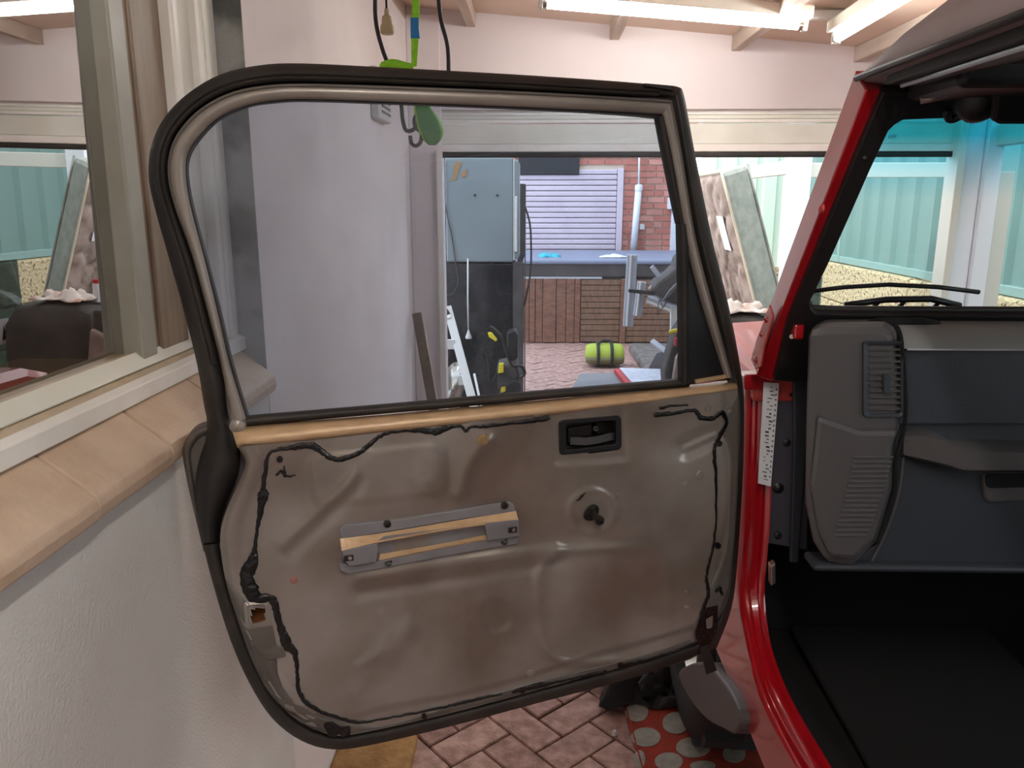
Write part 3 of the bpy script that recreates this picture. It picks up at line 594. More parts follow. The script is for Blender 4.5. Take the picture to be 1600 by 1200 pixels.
bead([(1030, 638), (1050, 634), (1075, 633)], [6, 4, 3]); bead([(1118, 925), (1124, 918), (1128, 930)], [7, 8, 6])
bead([(432, 742), (440, 735), (446, 745), (444, 728)], [3, 4, 3, 2]); bead([(438, 738), (452, 744), (462, 742)], [2, 3, 2]); bead([(901, 783), (907, 778), (914, 770)], [2, 4, 2])
plate('sealant_patch', [(505, 1130), (520, 1128), (533, 1137), (547, 1135), (548, 1148), (535, 1153), (530, 1147), (524, 1153), (513, 1151)], .004, .003, 'tar', door)
# holes and clips
def hole(x, y, r, name='screw_hole', m='tar'): 
    n = 14; return prism(name, [onp(x+math.cos(q)*r, y+math.sin(q)*r, .0028) for q in [2*math.pi*j/n for j in range(n)]], -DV*.003, m, door)
for x, y, r in ((437, 718, 5), (510, 1135, 4), (663, 1120, 4.5), (816, 1079, 5), (970, 1040, 5), (1124, 693, 5), (1122, 853, 5), (437, 1021, 3.5), (1108, 998, 4)): hole(x, y, r)
for x, y in ((829, 666), (1107, 638), (1137, 641)): 
    lathe('panel_plug', onp(x, y), DN, [(0, .0075), (.002, .007), (.0022, .0045), (.0005, .004), (.0003, .0001)], 'metal', door, 16)
lathe('panel_clip', onp(755, 687), DN, [(0, .010), (.002, .0095), (.002, .005), (.006, .004), (.006, .0002)], 'tapebr', door, 16)
for x, y, r in ((1094, 742, 8), (1070, 755, 6), (968, 775, 7), (968, 795, 6), (1074, 926, 6), (829, 1052, 8)): lathe('panel_dimple', onp(x, y, .0), DN, [(0, r*.0011), (.0018, r*.0009), (.0024, r*.0004), (.0025, .0002)], 'metal', door, 16)
lathe('rivet', onp(459, 906, -.001), DN, [(0, .008), (.0015, .006), (.002, .0002)], mat('faint_red_mark', (156, 104, 96), .6), door, 14)
# inner latch release
hx = [(873, 657), (971, 649), (972, 702), (874, 712)]
def rrect(q, r=6, n=5):
    q = [np.array(a, float) for a in q]; out = []
    for i in range(4):
        a, b, c = q[i-1], q[i], q[(i+1) % 4]; p0 = b+(a-b)/np.linalg.norm(a-b)*r; p2 = b+(c-b)/np.linalg.norm(c-b)*r
        for t in np.linspace(0, 1, n): out.append((1-t)**2*p0+2*t*(1-t)*b+t*t*p2)
    return out
lo_ = rrect(hx, 8); li_ = rrect([(885, 663), (963, 657), (963, 694), (885, 704)], 4)
ringplate('latch_bezel', [D(*q, .014) for q in lo_], [D(*q, .014) for q in li_], -DV*.02, 'blackp', door, bevel=.0015)
prism('latch_pocket', [D(x, y, -.022) for x, y in rrect([(880, 657), (968, 650), (968, 700), (880, 710)], 4)], -DV*.004, 'dial', door)
prism('latch_bracket', [D(x, y, -.010) for x, y in ((888, 670), (925, 664), (925, 682), (908, 684), (900, 690), (888, 692))], -DV*.01, 'dial', door, bevel=.002)
prism('latch_bracket', [D(x, y, -.012) for x, y in ((931, 662), (958, 660), (958, 676), (931, 680))], -DV*.008, 'dial', door, bevel=.002)
loft('latch_lever', [[D(x, y-6, w_), D(x, y+6, w_), D(x, y+6, w_-.008), D(x, y-6, w_-.008)] for x, y, w_ in ((891, 689, .002), (905, 689, .007), (915, 690, .012), (935, 687, .012), (955, 682, .006), (963, 681, .0))], 'rail', door, auto=50)
prism('latch_rod', [D(x, y, -.008) for x, y in ((886, 699), (962, 691), (962, 695), (886, 703))], -DV*.004, 'bulb', door)
cyl('latch_screw', D(931, 670, -.014), D(931, 670, -.006), .005, 'tar', door)
# window winder spindle
s0 = onp(924, 801); sd = (DV*1.0+Vector((.25, 0, -.18))).normalized()
lathe('winder_spindle', s0, sd, [(0, .017), (.002, .016), (.004, .010), (.010, .010), (.011, .0065), (.024, .0065), (.025, .0085), (.031, .0085), (.032, .005), (.036, .0045), (.0365, .0002)], 'dial', door, 18)
# arm rest bracket
def br(name, px, m, o=.016, th=.012, bevel=.0015): return prism(name, [D(x, y, w_) if False else D(x, y, o) for x, y in px], -DV*th, m, door, bevel=bevel)
br('armrest_flange', [(530, 826), (540, 820), (620, 812), (795, 784), (803, 788), (806, 800), (720, 812), (600, 832), (532, 843)], 'bracket', .021, .006)
strip3('armrest_slope', [[(531, 842, .021), (600, 833, .021), (720, 813, .021), (806, 799, .021)], [(534, 861, .034), (600, 846, .034), (720, 825, .034), (810, 814, .034)]], 'sand', door, smooth=False)
br('armrest_face', [(534, 860), (590, 849), (592, 856), (588, 878), (556, 884), (545, 884), (538, 876)], 'bracket', .035, .022)
br('armrest_face', [(757, 818), (811, 812), (812, 838), (762, 845), (760, 832)], 'bracket', .035, .022)
prism('armrest_fillet', [D(x, y, .033) for x, y in ((590, 849), (600, 845), (752, 819), (760, 820), (757, 817), (600, 840), (588, 846))], -DV*.01, 'bracket', door)
prism('armrest_backplate', [D(x, y, .017) for x, y in ((588, 846), (604, 838), (755, 817), (762, 846), (594, 870))], -DV*.003, 'bracket', door)
strip3('armrest_lower_slope', [[(594, 866, .018), (680, 852, .018), (762, 836, .018)], [(592, 876, .026), (680, 858, .026), (762, 842, .026)]], 'sand', door, smooth=False)
br('armrest_flange', [(590, 877), (680, 859), (762, 843), (812, 838), (808, 850), (700, 868), (600, 888), (545, 897), (532, 892), (530, 880), (556, 884)], 'bracket', .024, .018)
for x, y, o in ((605, 818, .022), (788, 789, .022)): 
    lathe('armrest_bolt', D(x, y, o-.002), DN, [(0, .0068), (.004, .0066), (.005, .0035), (.002, .003), (.002, .0002)], 'dial', door, 14)
for x, y, o in ((607, 879, .0252), (788, 846, .0252)): cyl('armrest_hole', D(x, y, o-.003), D(x, y, o), .0065, 'tar', door, 16)
for x, y in ((545, 872), (801, 828)):
    q = obox('armrest_clip', D(x, y, .0355), (.008, .0055, .0015), 'tar', door, (Vector((math.sin(DA), math.cos(DA), .0)), Vector((0, 0, 1)), DV)); lathe('clip_screw', D(x+2, y, .036), DN, [(0, .004), (.002, .0035), (.003, .0002)], 'steel', door, 12)
# latch opening in the rear edge
prism('latch_opening_back', [D(x, y, -.012) for x, y in ((384, 943), (416, 943), (416, 978), (384, 978))], -DV*.004, 'rust', door)
lk = rrect([(386, 946), (413, 944), (416, 970), (390, 977)], 5); lo2 = rrect([(380, 940), (423, 940), (426, 980), (383, 984)], 8)
ringplate('latch_surround', [onp(*q, .001) for q in lo2], [onp(*q, .005) for q in lk], -DV*.004, 'metal', door, bevel=.001)
plate('latch_plate', [(386, 984), (426, 978), (432, 1008), (445, 1016), (447, 1026), (420, 1032), (404, 1020)], .003, .002, 'metal2', door)
# check strap at the hinge side
prism('check_strap', [D(x, y, .004) for x, y in ((1094, 1012), (1106, 1006), (1121, 1048), (1104, 1055))], -DV*.006, 'rubber', door, bevel=.002)
plate('strap_patch', [(1094, 962), (1105, 950), (1122, 946), (1122, 985), (1112, 1004), (1094, 1010), (1086, 992)], .004, .002, 'tar', door)
plate('strap_mark', [(1103, 968), (1114, 962), (1113, 985), (1105, 990)], .0055, .001, 'metal', door)

# ---- body shell of the car
BX = .425
lowz = .655
# rolled jamb round the opening: loft between the side skin edge and the inner edge
o_px = [(1163, 592), (1160, 700), (1155, 800), (1148, 880), (1152, 940), (1166, 1010), (1180, 1070), (1205, 1130), (1245, 1200), (1300, 1280)]
i_px = [(1207, 600), (1206, 700), (1204, 800), (1198, 880), (1195, 930), (1203, 1000), (1222, 1060), (1252, 1120), (1300, 1200), (1350, 1280)]
rowsj = []
for (a, b), (c, d) in zip(o_px, i_px):
    P0 = onX(a, b, BX); P2 = onX(c, d, .478); rowsj.append((P0, P2))
rowsj = cr([tuple(P0)+tuple(P2) for P0, P2 in rowsj], 5)
prf = [(0, 0), (.10, .010), (.22, .012), (.30, .004), (.40, .004), (.48, .012), (.70, .012), (.80, .003), (.90, .003), (1.0, 0)]
rings = []
for q in rowsj:
    P0 = Vector(q[:3]); P2 = Vector(q[3:]); nrm = Vector((-.15, -.9, .35)).normalized()
    r = [P0.lerp(P2, t)+nrm*hh for t, hh in prf]; rings.append(r+[P2-nrm*.02, P0-nrm*.02])
loft('door_jamb', rings, 'red', car, auto=45)
sidep0 = [Vector((BX, q[1], q[2])) for q in rowsj]
prism('body_side', sidep0+[Vector((BX, sidep0[-1].y, lowz)), Vector((BX, 1.70, lowz)), Vector((BX, 1.76, 1.05)), Vector((BX, 1.68, 1.31))], (.03, 0, 0), 'red', car)
box('sill_panel', (BX, .47), (-.4, sidep0[-1].y), (lowz, sidep0[-1].z), 'red', car, bevel=.01)
prism('jamb_top', [onY(1163, 586, 1.51), onY(1200, 584, 1.51), onY(1213, 596, 1.51), onY(1212, 610, 1.51), onY(1163, 610, 1.51)], (0, .04, 0), 'red', car, bevel=.004)
# door opening label
lab0 = [onY(1193, 597, 1.505), onY(1217, 599, 1.505), onY(1204, 760, 1.475), onY(1184, 755, 1.475)]
nn = (lab0[1]-lab0[0]).cross(lab0[3]-lab0[0]).normalized(); nn = nn if nn.y < 0 else -nn
lb = subroot('data_label', tuple(lab0[3]), car)
prism('label_sheet', lab0, nn*.0012, 'label', lb)
def labp(u_, v_): return lab0[0].lerp(lab0[1], u_).lerp(lab0[3].lerp(lab0[2], u_), v_)
for k in range(26):
    v_ = .04+k*.036; u0 = random.choice((.30, .42, .5)); u1 = min(.92, u0+random.uniform(.12, .34)); dv = random.choice((.008, .012, .018))
    prism('label_print', [labp(u0, v_)+nn*.0012, labp(u1, v_)+nn*.0012, labp(u1, v_+dv)+nn*.0012, labp(u0, v_+dv)+nn*.0012], nn*.0003, random.choice(('ink', 'ink', 'inkdk')), lb)
for k in range(18):
    v_ = .05+k*.05; prism('label_print', [labp(.82, v_)+nn*.0012, labp(.92, v_)+nn*.0012, labp(.92, v_+.02)+nn*.0012, labp(.82, v_+.02)+nn*.0012], nn*.0003, 'ink', lb)
# kick trim and bolts
prism('kick_trim', [onY(x, y, 1.525) for x, y in ((1200, 590), (1212, 520), (1268, 510), (1266, 600), (1262, 860), (1200, 850), (1204, 760))], (0, .03, 0), 'kick', car, bevel=.004)
prism('kick_flange', [onY(x, y, 1.515) for x, y in ((1238, 520), (1264, 508), (1262, 700), (1248, 880), (1234, 880), (1240, 690))], (0, .01, 0), 'dashdk', car, bevel=.004)
for x, y in ((1234, 616), (1229, 691), (1216, 763), (1215, 836)):
    lathe('trim_bolt', onY(x, y, 1.525), (0, -1, 0), [(0, .012 if y == 763 else .008), (.003, .0078), (.005, .0035), (.007, .003), (.0075, .0002)], 'blackp', car, 16)
prism('jamb_latch', [onY(x, y, 1.44) for x, y in ((1204, 885), (1212, 880), (1212, 912), (1205, 916))], (0, .02, 0), 'steel', car, bevel=.002)
# windscreen frame
XR = 1.86; SM = .566
oL = [wsl(WS(x, y)) for x, y in ((1262, 462), (1290, 404), (1325, 325), (1355, 256), (1383, 196))]
aL = [(.42+.025*s/SM, s) for s in (0, .12, .3, .45, SM)]
bot_s = wsl(WS(1290, 483))[1]; top_s = wsl(WS(1425, 176))[1]
inner = [(wsl(WS(1264, 474))[0], wsl(WS(1264, 474))[1]), wsl(WS(1272, 481)), (.60, bot_s), (1.2, bot_s), (XR-.12, bot_s), (XR-.06, bot_s+.05), (XR-.11, top_s-.05), (XR-.17, top_s), (1.2, top_s), (.56, top_s), wsl(WS(1405, 179)), wsl(WS(1392, 187)), oL[4], oL[3], oL[2], oL[1], oL[0]]
outer = [(.42, -.005), (.45, -.02), (.60, -.02), (1.2, -.02), (XR-.05, -.02), (XR, .02), (XR-.02, SM-.05), (XR-.05, SM), (1.2, SM), (.56, SM), (.50, SM), (.465, SM), (.444, SM), (aL[3][0], .45), (aL[2][0], .3), (aL[1][0], .12), (.42, .03)]
innr = [(x+(-.014 if x < 1.14 else .014), s+(-.055 if s < .3 else .02)) for x, s in inner]
ringplate('windscreen_frame', [wsp(x, s) for x, s in outer], [wsp(x, s) for x, s in innr], tuple(-WN*.055), 'red', car, bevel=.004)
tl = [wsl(WS(x, y)) for x, y in ((1209, 545), (1228, 498), (1245, 455), (1272, 388), (1300, 320), (1340, 222), (1376, 138))]
tbs = wsl(WS(1400, 506))[1]
touter = [wsl(WS(1207, 588)), wsl(WS(1262, 592)), (.60, tbs), (1.2, tbs), (XR-.05, tbs), (XR-.02, .02), (XR-.04, SM-.05), (XR-.07, SM+.004), (1.2, SM+.004), (.56, SM+.004), (.50, SM+.004), (tl[6][0]+.02, SM+.004), tl[6], tl[5], tl[4], tl[2], tl[1]]
ringplate('windscreen_trim', [wsp(x, s, .012) for x, s in touter], [wsp(x, s, .016) for x, s in inner], tuple(-WN*.022), 'blackp', car, bevel=.003)
mesh('windscreen_glass', [wsp(.44, bot_s-.05, -.03), wsp(XR-.05, bot_s-.05, -.03), wsp(XR-.05, top_s+.03, -.03), wsp(.47, top_s+.03, -.03)], [(0, 1, 2, 3)], 'wsglass', car, recalc=False)
# hinge plate, pivot bolts of the frame
def sidep(px, py): return onX(px, py, .4185)
hp = [(1176, 562), (1205, 476), (1211, 494), (1196, 545), (1191, 573), (1183, 577)]
prism('frame_hinge_plate', [sidep(x, y) for x, y in hp], (-.004, 0, 0), 'hood', car, bevel=.0015)
for x, y, r in ((1201, 500, .006), (1193, 522, .006), (1184, 563, .008)): lathe('hinge_bolt', sidep(x, y)-Vector((.003, 0, 0)), (-1, 0, 0), [(0, r), (.003, r*.9), (.004, r*.5), (.002, r*.4), (.002, .0002)], 'red', car, 16)
lathe('hinge_knob', onX(1286, 326, .43), (-1, 0, 0), [(0, .007), (.004, .0065), (.006, .004), (.007, .0002)], 'hood', car, 14)
cyl('trim_screw', WS(1237, 526, .02), WS(1237, 526, .026), .004, 'steel', car); cyl('trim_screw', WS(1351, 246, .014), WS(1351, 246, .019), .0025, 'dial', car)
bq = onY(1248, 520, 1.36); box('cowl_bolt_block', (bq.x-.008, bq.x+.01), (1.36, 1.39), (bq.z-.012, bq.z+.014), 'red', car, bevel=.004)
# wipers
wp = [wsp(x, s, -.045) for x, s in (wsl(WS(1280, 482)), wsl(WS(1330, 476)), wsl(WS(1400, 472)), wsl(WS(1480, 476)), wsl(WS(1545, 484)))]
tube('wiper_blade', wp, .004, 'blackp', car)
tube('wiper_arm', [WS(1320, 477, -.05), WS(1385, 468, -.055), WS(1455, 467, -.055), WS(1500, 478, -.05)], .006, 'blackp', car)
for x in (1345, 1365, 1405, 1460): tube('wiper_link', [WS(x, 480, -.05), WS(x+10, 469, -.055)], .004, 'blackp', car)
tube('windscreen_gasket', [wsp(x, s, .0) for x, s in cr(inner, 4, True)], .006, 'rubber', car, closed=True)
# cowl ahead of the glass, bonnet and guard
prism('cowl', [(x, y, z) for x, y, z in ((.43, 1.52, 1.335), (1.85, 1.52, 1.335), (1.83, 1.79, 1.315), (.46, 1.79, 1.315))], (0, 0, -.06), 'hood', car, bevel=.01)
rings = []
for yy, xl, zt in ((1.775, .472, 1.32), (1.9, .49, 1.315), (2.3, .55, 1.29), (2.7, .61, 1.255), (2.92, .64, 1.21), (2.98, .66, 1.13)):
    xr = 2.28-xl; rings.append([Vector(q) for q in ((xl, yy, .95), (xl, yy, zt-.06), (xl+.012, yy, zt-.025), (xl+.05, yy, zt), (1.14, yy, zt+.035), (xr-.05, yy, zt), (xr-.012, yy, zt-.025), (xr, yy, zt-.06), (xr, yy, .95))])
loft('bonnet', rings, 'hood', car, auto=40)
gr = [[Vector((.46, yy, .75+.0)), Vector((.43, yy, z-.03)), Vector((.45, yy, z)), Vector((.66, yy, z)), Vector((.66, yy, .75))] for yy, z in ((1.80, .98), (1.95, 1.03), (2.3, 1.05), (2.8, 1.03), (2.95, .98))]
loft('guard', gr, 'red', car, auto=40)
# flare and wheel
fl = cr([(1060, 1050), (1066, 1072), (1082, 1100), (1105, 1125), (1128, 1138), (1148, 1146), (1156, 1120), (1140, 1080), (1118, 1050), (1104, 1036), (1080, 1036)], 3, True)
prism('guard_flare', [onX(q[0], q[1], .405) for q in fl], (.05, .0, .0), 'flare', car, bevel=.012)
whl = subroot('wheel', (.60, 2.32, .39), car)
n = 40; rg = []
for i in range(n):
    a = 2*math.pi*i/n; prw = [(-.12, .25), (-.13, .30), (-.115, .375), (-.09, .395), (.09, .395), (.115, .375), (.13, .30), (.12, .25)]
    rg.append([Vector((.60+px_, 2.32+math.cos(a)*r_, .395+math.sin(a)*r_)) for px_, r_ in prw])
loft('tyre', rg, 'tyre', whl, closed=True, auto=50)
lathe('rim', (.56, 2.32, .395), (-1, 0, 0), [(-.10, .25), (.04, .25), (.05, .235), (.01, .22), (-.01, .10), (.03, .08), (.04, .0005)], 'steel', whl, 28)
blk = [(math.cos(a), math.sin(a), a) for a in [2*math.pi*i/30 for i in range(30)]]
t0 = None
for i, (c_, s_, a) in enumerate(blk):
    ctr = Vector((.60-.05+.1*(i % 2), 2.32+c_*.40, .395+s_*.40))
    if t0 is None: t0 = obox('tread_block', (0, 0, 0), (.05, .014, .030), 'tyre', whl, bevel=.004); t0.location = ctr; t0.rotation_euler = (a, 0, 0)
    else:
        o = share(t0, 'tread_block', ctr, (a, 0, 0), whl)
# roof
rf = []
def roofprof(y, x0, zt, f):
    return [Vector(q) for q in ((x0+.03, y, zt-.012), (x0, y, zt-.006), (x0-.004, y, zt+.012*f), (x0+.012, y, zt+.045*f), (x0+.05, y, zt+.080*f), (x0+.14, y, zt+.102*f), (1.14, y, zt+.125*f), (2.28-x0-.14, y, zt+.102*f), (2.28-x0-.05, y, zt+.08*f), (2.28-x0, y, zt-.006), (2.28-x0-.03, y, zt-.012))]
for y, x0, zt, f in ((1.20, .452, 1.818, .10), (1.15, .449, 1.826, .5), (1.07, .447, 1.828, .82), (.98, .446, 1.829, .97), (.7, .445, 1.83, 1.0), (.2, .445, 1.83, 1.0), (-.4, .445, 1.83, 1.0)): rf.append(roofprof(y, x0, zt, f))
loft('hardtop', rf, 'soft', car, auto=60)
tube('roof_gutter', [(.440, y, 1.826) for y in (1.16, .9, .6, .2, -.4)], .005, 'rubber', car)
ha, hb_, hc_, hd = onX(1405, 121, .468), onX(1640, 32, .468), onX(1640, 58, .468), onX(1412, 134, .468)
ha.z = hb_.z = max(ha.z, hb_.z); hc_.z = hd.z = min(hc_.z, hd.z); hb_.y = hc_.y = -.4
prism('door_header_rail', [ha, hb_, hc_, hd], (.03, 0, 0), 'rail', car, bevel=.003)
tube('header_lip', [Vector((.466, hd.y, hd.z)), Vector((.466, -.4, hd.z))], .003, 'alu', car)
box('header_seal', (.455, .52), (-.4, 1.10), (1.808, 1.824), 'rubber', car, bevel=.003)
box('header_board', (.49, 1.80), (.98, 1.12), (1.79, 1.83), 'blackp', car, bevel=.01)
box('roof_lining', (.50, 1.80), (-.4, 1.05), (1.815, 1.826), 'carpet', car, bevel=0)
tube('roll_bar', cr([(.60, -.4, 1.765), (.60, .5, 1.775), (.61, .85, 1.77), (.64, 1.0, 1.74)], 4), .026, 'rail', car, 12)
tube('roll_bar', [(.64, 1.02, 1.76), (1.1, 1.04, 1.775), (1.7, 1.02, 1.76)], .022, 'rail', car, 12)
prism('sun_visor', [WS(x, y, .05) for x, y in ((1540, 178), (1552, 184), (1740, 184), (1740, 110), (1548, 110))], tuple(WN*.02), 'blackp', car, bevel=.006)
tube('visor_hook', cr([WS(1480, 172, .03), WS(1481, 184, .03), WS(1488, 187, .03), WS(1500, 182, .03), WS(1520, 172, .03)], 4), .005, 'blackp', car)
lathe('visor_pivot', WS(1525, 150, .03), tuple(WN), [(0, .03), (.02, .028), (.03, .018), (.034, .0005)], 'blackp', car, 18)
for x, y in ((1460, 150), (1562, 122)):
    tube('chrome_pin', [WS(x-22, y+4, .04), WS(x, y, .045), WS(x+20, y-5, .045)], .007, 'steel', car)
for x, y in ((1537, 100),): obox('mirror_block', WS(x, y, .06), (.03, .01, .012), 'rail', car, bevel=.004)
# dashboard
DY = 1.31
dash = subroot('dashboard', (1.2, 1.52, 1.1), car)
def dp(x, y, d=0.0): return onY(x, y, DY-d)
zt = onY(1450, 503, DY+.04).z
# top pad: left bolster and main pad as lofts along x with rounded nose
def pad(name, x0, x1, m, zsh=0.0, nose=.0, zb=1.36):
    prof_ = [(DY+.07, zt), (DY+.04, zt+.001), (DY+.018, zt-.004), (DY-.002, zt-.013), (DY-.013, zt-.024), (DY-.018, zt-.036), (DY-.018, zb), (DY+.07, zb)]
    return prism(name, [(x0, y, z+zsh) for y, z in prof_], (x1-x0, 0, 0), m, dash, bevel=.006, auto=50)
xa = onY(1262, 520, DY).x; xb = onY(1402, 520, DY).x; xe = 1.80
zl = onY(1450, 541, DY).z
bl_px = [(1262, 512), (1290, 507), (1380, 507), (1396, 512), (1404, 528), (1412, 640), (1405, 668), (1395, 700), (1392, 770), (1368, 850), (1335, 888), (1290, 884), (1268, 850), (1256, 790), (1258, 640)]
prism('left_bolster', [dp(x, y, .012) for x, y in bl_px], (.05, .10, 0), 'dash', dash, bevel=.018)
prism('lower_bolster_step', [dp(x, y, .024) for x, y in ((1276, 648), (1345, 672), (1404, 672), (1394, 700), (1390, 770), (1366, 846), (1336, 876), (1296, 872), (1276, 830), (1264, 760))], (.02, .05, 0), 'dash', dash, bevel=.01)
pad('top_pad', xb+.006, xe, 'dashtop', 0, .018, zl)
prism('glovebox_panel', [(x, DY-.004, z) for x, z in ((xb+.010, zl-.004), (xe, zl-.004), (xe, onY(1500, 660, DY).z), (xb+.012, onY(1412, 662, DY).z))], (0, .06, 0), 'dashdk', dash, bevel=.003)
tube('seam_line', [(xb+.01, DY-.020, zl-.002), (xe, DY-.020, zl-.002)], .0016, 'alu', dash)
tube('defrost_mesh', [onY(1348, 506, DY+.03), onY(1372, 503, DY+.03), onY(1440, 503, DY+.03), onY(1468, 505, DY+.03)], [.004, .008, .008, .004], 'carpet', dash)
zg = onY(1500, 700, DY).z
rings = []
for px_, yt, yb, dd in ((1412, 676, 716, .006), (1440, 676, 722, .018), (1475, 684, 730, .034), (1505, 699, 740, .040), (1600, 702, 740, .042), (2200, 702, 740, .042)):
    a = dp(px_, yt, dd); b = dp(px_, yb, dd); rings.append([a+Vector((0, .012, .0)), a+Vector((0, 0, -.006)), b+Vector((0, 0, .006)), b+Vector((0, .012, 0)), Vector((b.x, DY+.02, b.z)), Vector((a.x, DY+.02, a.z))])
loft('grab_handle', rings, 'dash', dash, auto=40)
prism('lower_panel', [dp(x, y, -.01) for x, y in ((1410, 655), (2230, 655), (2230, 890), (1310, 890), (1370, 850), (1394, 770), (1396, 700))], (0, .04, 0), 'dashdk', dash, bevel=.004)
prism('glovebox_latch', [dp(x, y, -.004) for x, y in rrect([(1535, 740), (1660, 735), (1660, 782), (1540, 786)], 12)], (0, .012, 0), 'dash', dash, bevel=.004)
prism('glovebox_latch_recess', [dp(x, y, -.001) for x, y in rrect([(1540, 742), (1655, 738), (1655, 760), (1542, 763)], 8)], (0, .008, 0), 'carpet', dash)
tube('glovebox_seam', cr([dp(1412, 712, -.008), dp(1404, 770, -.008), dp(1385, 830, -.008), dp(1360, 880, -.008)], 5), .003, 'dash', dash)
box('dash_lower_lip', (onY(1268, 890, DY).x, xe), (DY-.01, DY+.05), (onY(1400, 892, DY).z, onY(1400, 880, DY).z), 'dashdk', dash, bevel=.008)
# vents
def vent(px0, px1, py0, py1, nsl, off, lean, name, dd):
    oL_ = rrect([(px0, py0), (px1, py0), (px1+lean, py1), (px0+lean*1.1, py1)], 7)
    iL_ = rrect([(px0+9, py0+6), (px1-5, py0+6), (px1+lean-5, py1-6), (px0+lean*1.1+9, py1-6)], 5)
    ringplate(name, [dp(*q, dd+.004) for q in oL_], [dp(*q, dd) for q in iL_], (0, .016, 0), 'dashdk', dash, bevel=.0015)
    prism('vent_cavity', [dp(*q, dd-.008) for q in oL_], (0, .004, 0), 'tar', dash)
    for k in range(nsl):
        t = (k+.7)/(nsl+.4); yy = py0+6+(py1-py0-12)*t; xl = px0+9+lean*1.1*t; xr = px1-5+lean*t
        prism('vent_slat', [dp(xl, yy-1.8, dd), dp(xr, yy-1.8, dd), dp(xr, yy+1.2, dd+.003), dp(xl, yy+1.2, dd+.003)], (0, .006, 0), 'dash', dash)
vent(1349, 1412, 534, 652, 11, 0, 0, 'vent_bezel', .014)
prism('vent_thumbwheel', [dp(x, y, .022) for x, y in rrect([(1381, 585), (1392, 585), (1392, 616), (1381, 616)], 4)], (0, .012, 0), 'dashdk', dash, bevel=.002)
for k in range(17):
    t = k/16; y = 714+t*122; xl = 1334-t*26-max(0, t-.6)*10; xr = 1396-t*34-max(0, t-.5)*12
    prism('speaker_slat', [dp(xl, y-1.6, .024), dp(xr, y-1.6, .024), dp(xr, y+1.6, .027), dp(xl, y+1.6, .027)], (0, .01, 0), 'dash', dash)
tube('bolster_groove', cr([dp(1400, 508, .012), dp(1408, 530, .014), dp(1414, 600, .014), dp(1414, 660, .012), dp(1400, 720, .012), dp(1396, 775, .012), dp(1370, 850, .01)], 5), .0035, 'carpet', dash)
# footwell
box('firewall', (.48, 1.82), (1.72, 1.76), (.55, 1.29), 'carpet', car, bevel=0)
box('floor_pan', (.48, 1.82), (-.4, 1.76), (.62, .66), 'carpet', car, bevel=0)
box('footwell_side', (.482, .50), (1.57, 1.74), (.62, 1.29), 'carpet', car, bevel=0)
box('far_side', (1.82, 1.86), (-.4, 1.7), (.62, 1.36), 'carpet', car, bevel=0)
box('rear_bulkhead', (.48, 1.86), (-.5, -.4), (.62, 1.82), 'carpet', car, bevel=0)
for k in range(3): tube('carpet_ridge', [onY(1440, 1052+k*40, 1.66-k*.08), onY(1560, 1055+k*40, 1.66-k*.08)], .003, 'dashdk', car)
prism('floor_mat', [(.60, 1.0, .665), (1.05, 1.0, .665), (1.05, 1.68, .69), (.60, 1.68, .69)], (0, 0, .01), 'carpet', car, bevel=.004)
box('seat_base', (.70, 1.15), (.05, .55), (.66, 1.0), 'carpet', car, bevel=.04)

# things on the ground beside the car
rug = thing('rug', (.62, 2.05, 0), 'orange red rug with pale grey dots under the car side', 'rug')
ra, rb = onZ(968, 1070, .012), onZ(1005, 1205, .012)
e = (rb-ra).normalized(); s_ = Vector((-e.y, e.x, 0))
if s_.x < 0: s_ = -s_
ra = ra-e*.25
rp = [ra, ra+s_*.60, ra+s_*.60+e*1.5, ra+e*1.5]
prism('pile', [Vector((q.x, q.y, .006)) for q in rp], (0, 0, .008), 'rugred', rug, bevel=.003)
tube('edge_binding', [Vector((q.x, q.y, .011)) for q in (ra, ra+e*1.5)], .006, 'rugred', rug)
def dot(cx, cy, rx, ry):
    P = [onZ(cx+math.cos(a)*rx, cy+math.sin(a)*ry, .0145) for a in [2*math.pi*j/22 for j in range(22)]]; prism('dot', P, (0, 0, .0015), 'rugdot', rug)
for d_ in ((995, 1112, 18, 16), (1056, 1130, 21, 17), (1009, 1152, 23, 15), (1083, 1168, 27, 16), (1117, 1118, 22, 14), (1041, 1090, 12, 9), (999, 1187, 9, 15), (1045, 1190, 22, 14), (1147, 1178, 18, 14), (1098, 1197, 20, 8), (1066, 1070, 15, 10)): dot(*d_)
jk = thing('dark_cloth_bundle', onZ(1000, 1085, 0), 'dark grimy cloth bundle on the pavers under the door', 'cloth')
cloth('folds', onZ(995, 1080, .01), .13, .10, .06, 'dirtybl', jk, 3, 18); cloth('folds', onZ(1040, 1072, .01), .11, .09, .07, 'dirtybl', jk, 4, 16)
tag(mesh('pebble', [onZ(960, 1149, .0)+Vector((a*.011, b*.010, c*.012+.010)) for a, b, c in ((-1, -.4, -.8), (.2, -1, -.7), (1, .1, -.8), (.1, 1, -.8), (-.6, -.3, .7), (.3, -.6, .9), (.7, .3, .6), (-.1, .6, .8))], BF, 'vent', bevel=.003), 'tiny white pebble on the pavers left of the rug', 'pebble')
tag(box('skid_board', (.46, .74), (1.72, 1.80), (.0165, .05), 'dirtybl', bevel=.008), 'dark board lying on the rug at the bottom edge of the view', 'board')

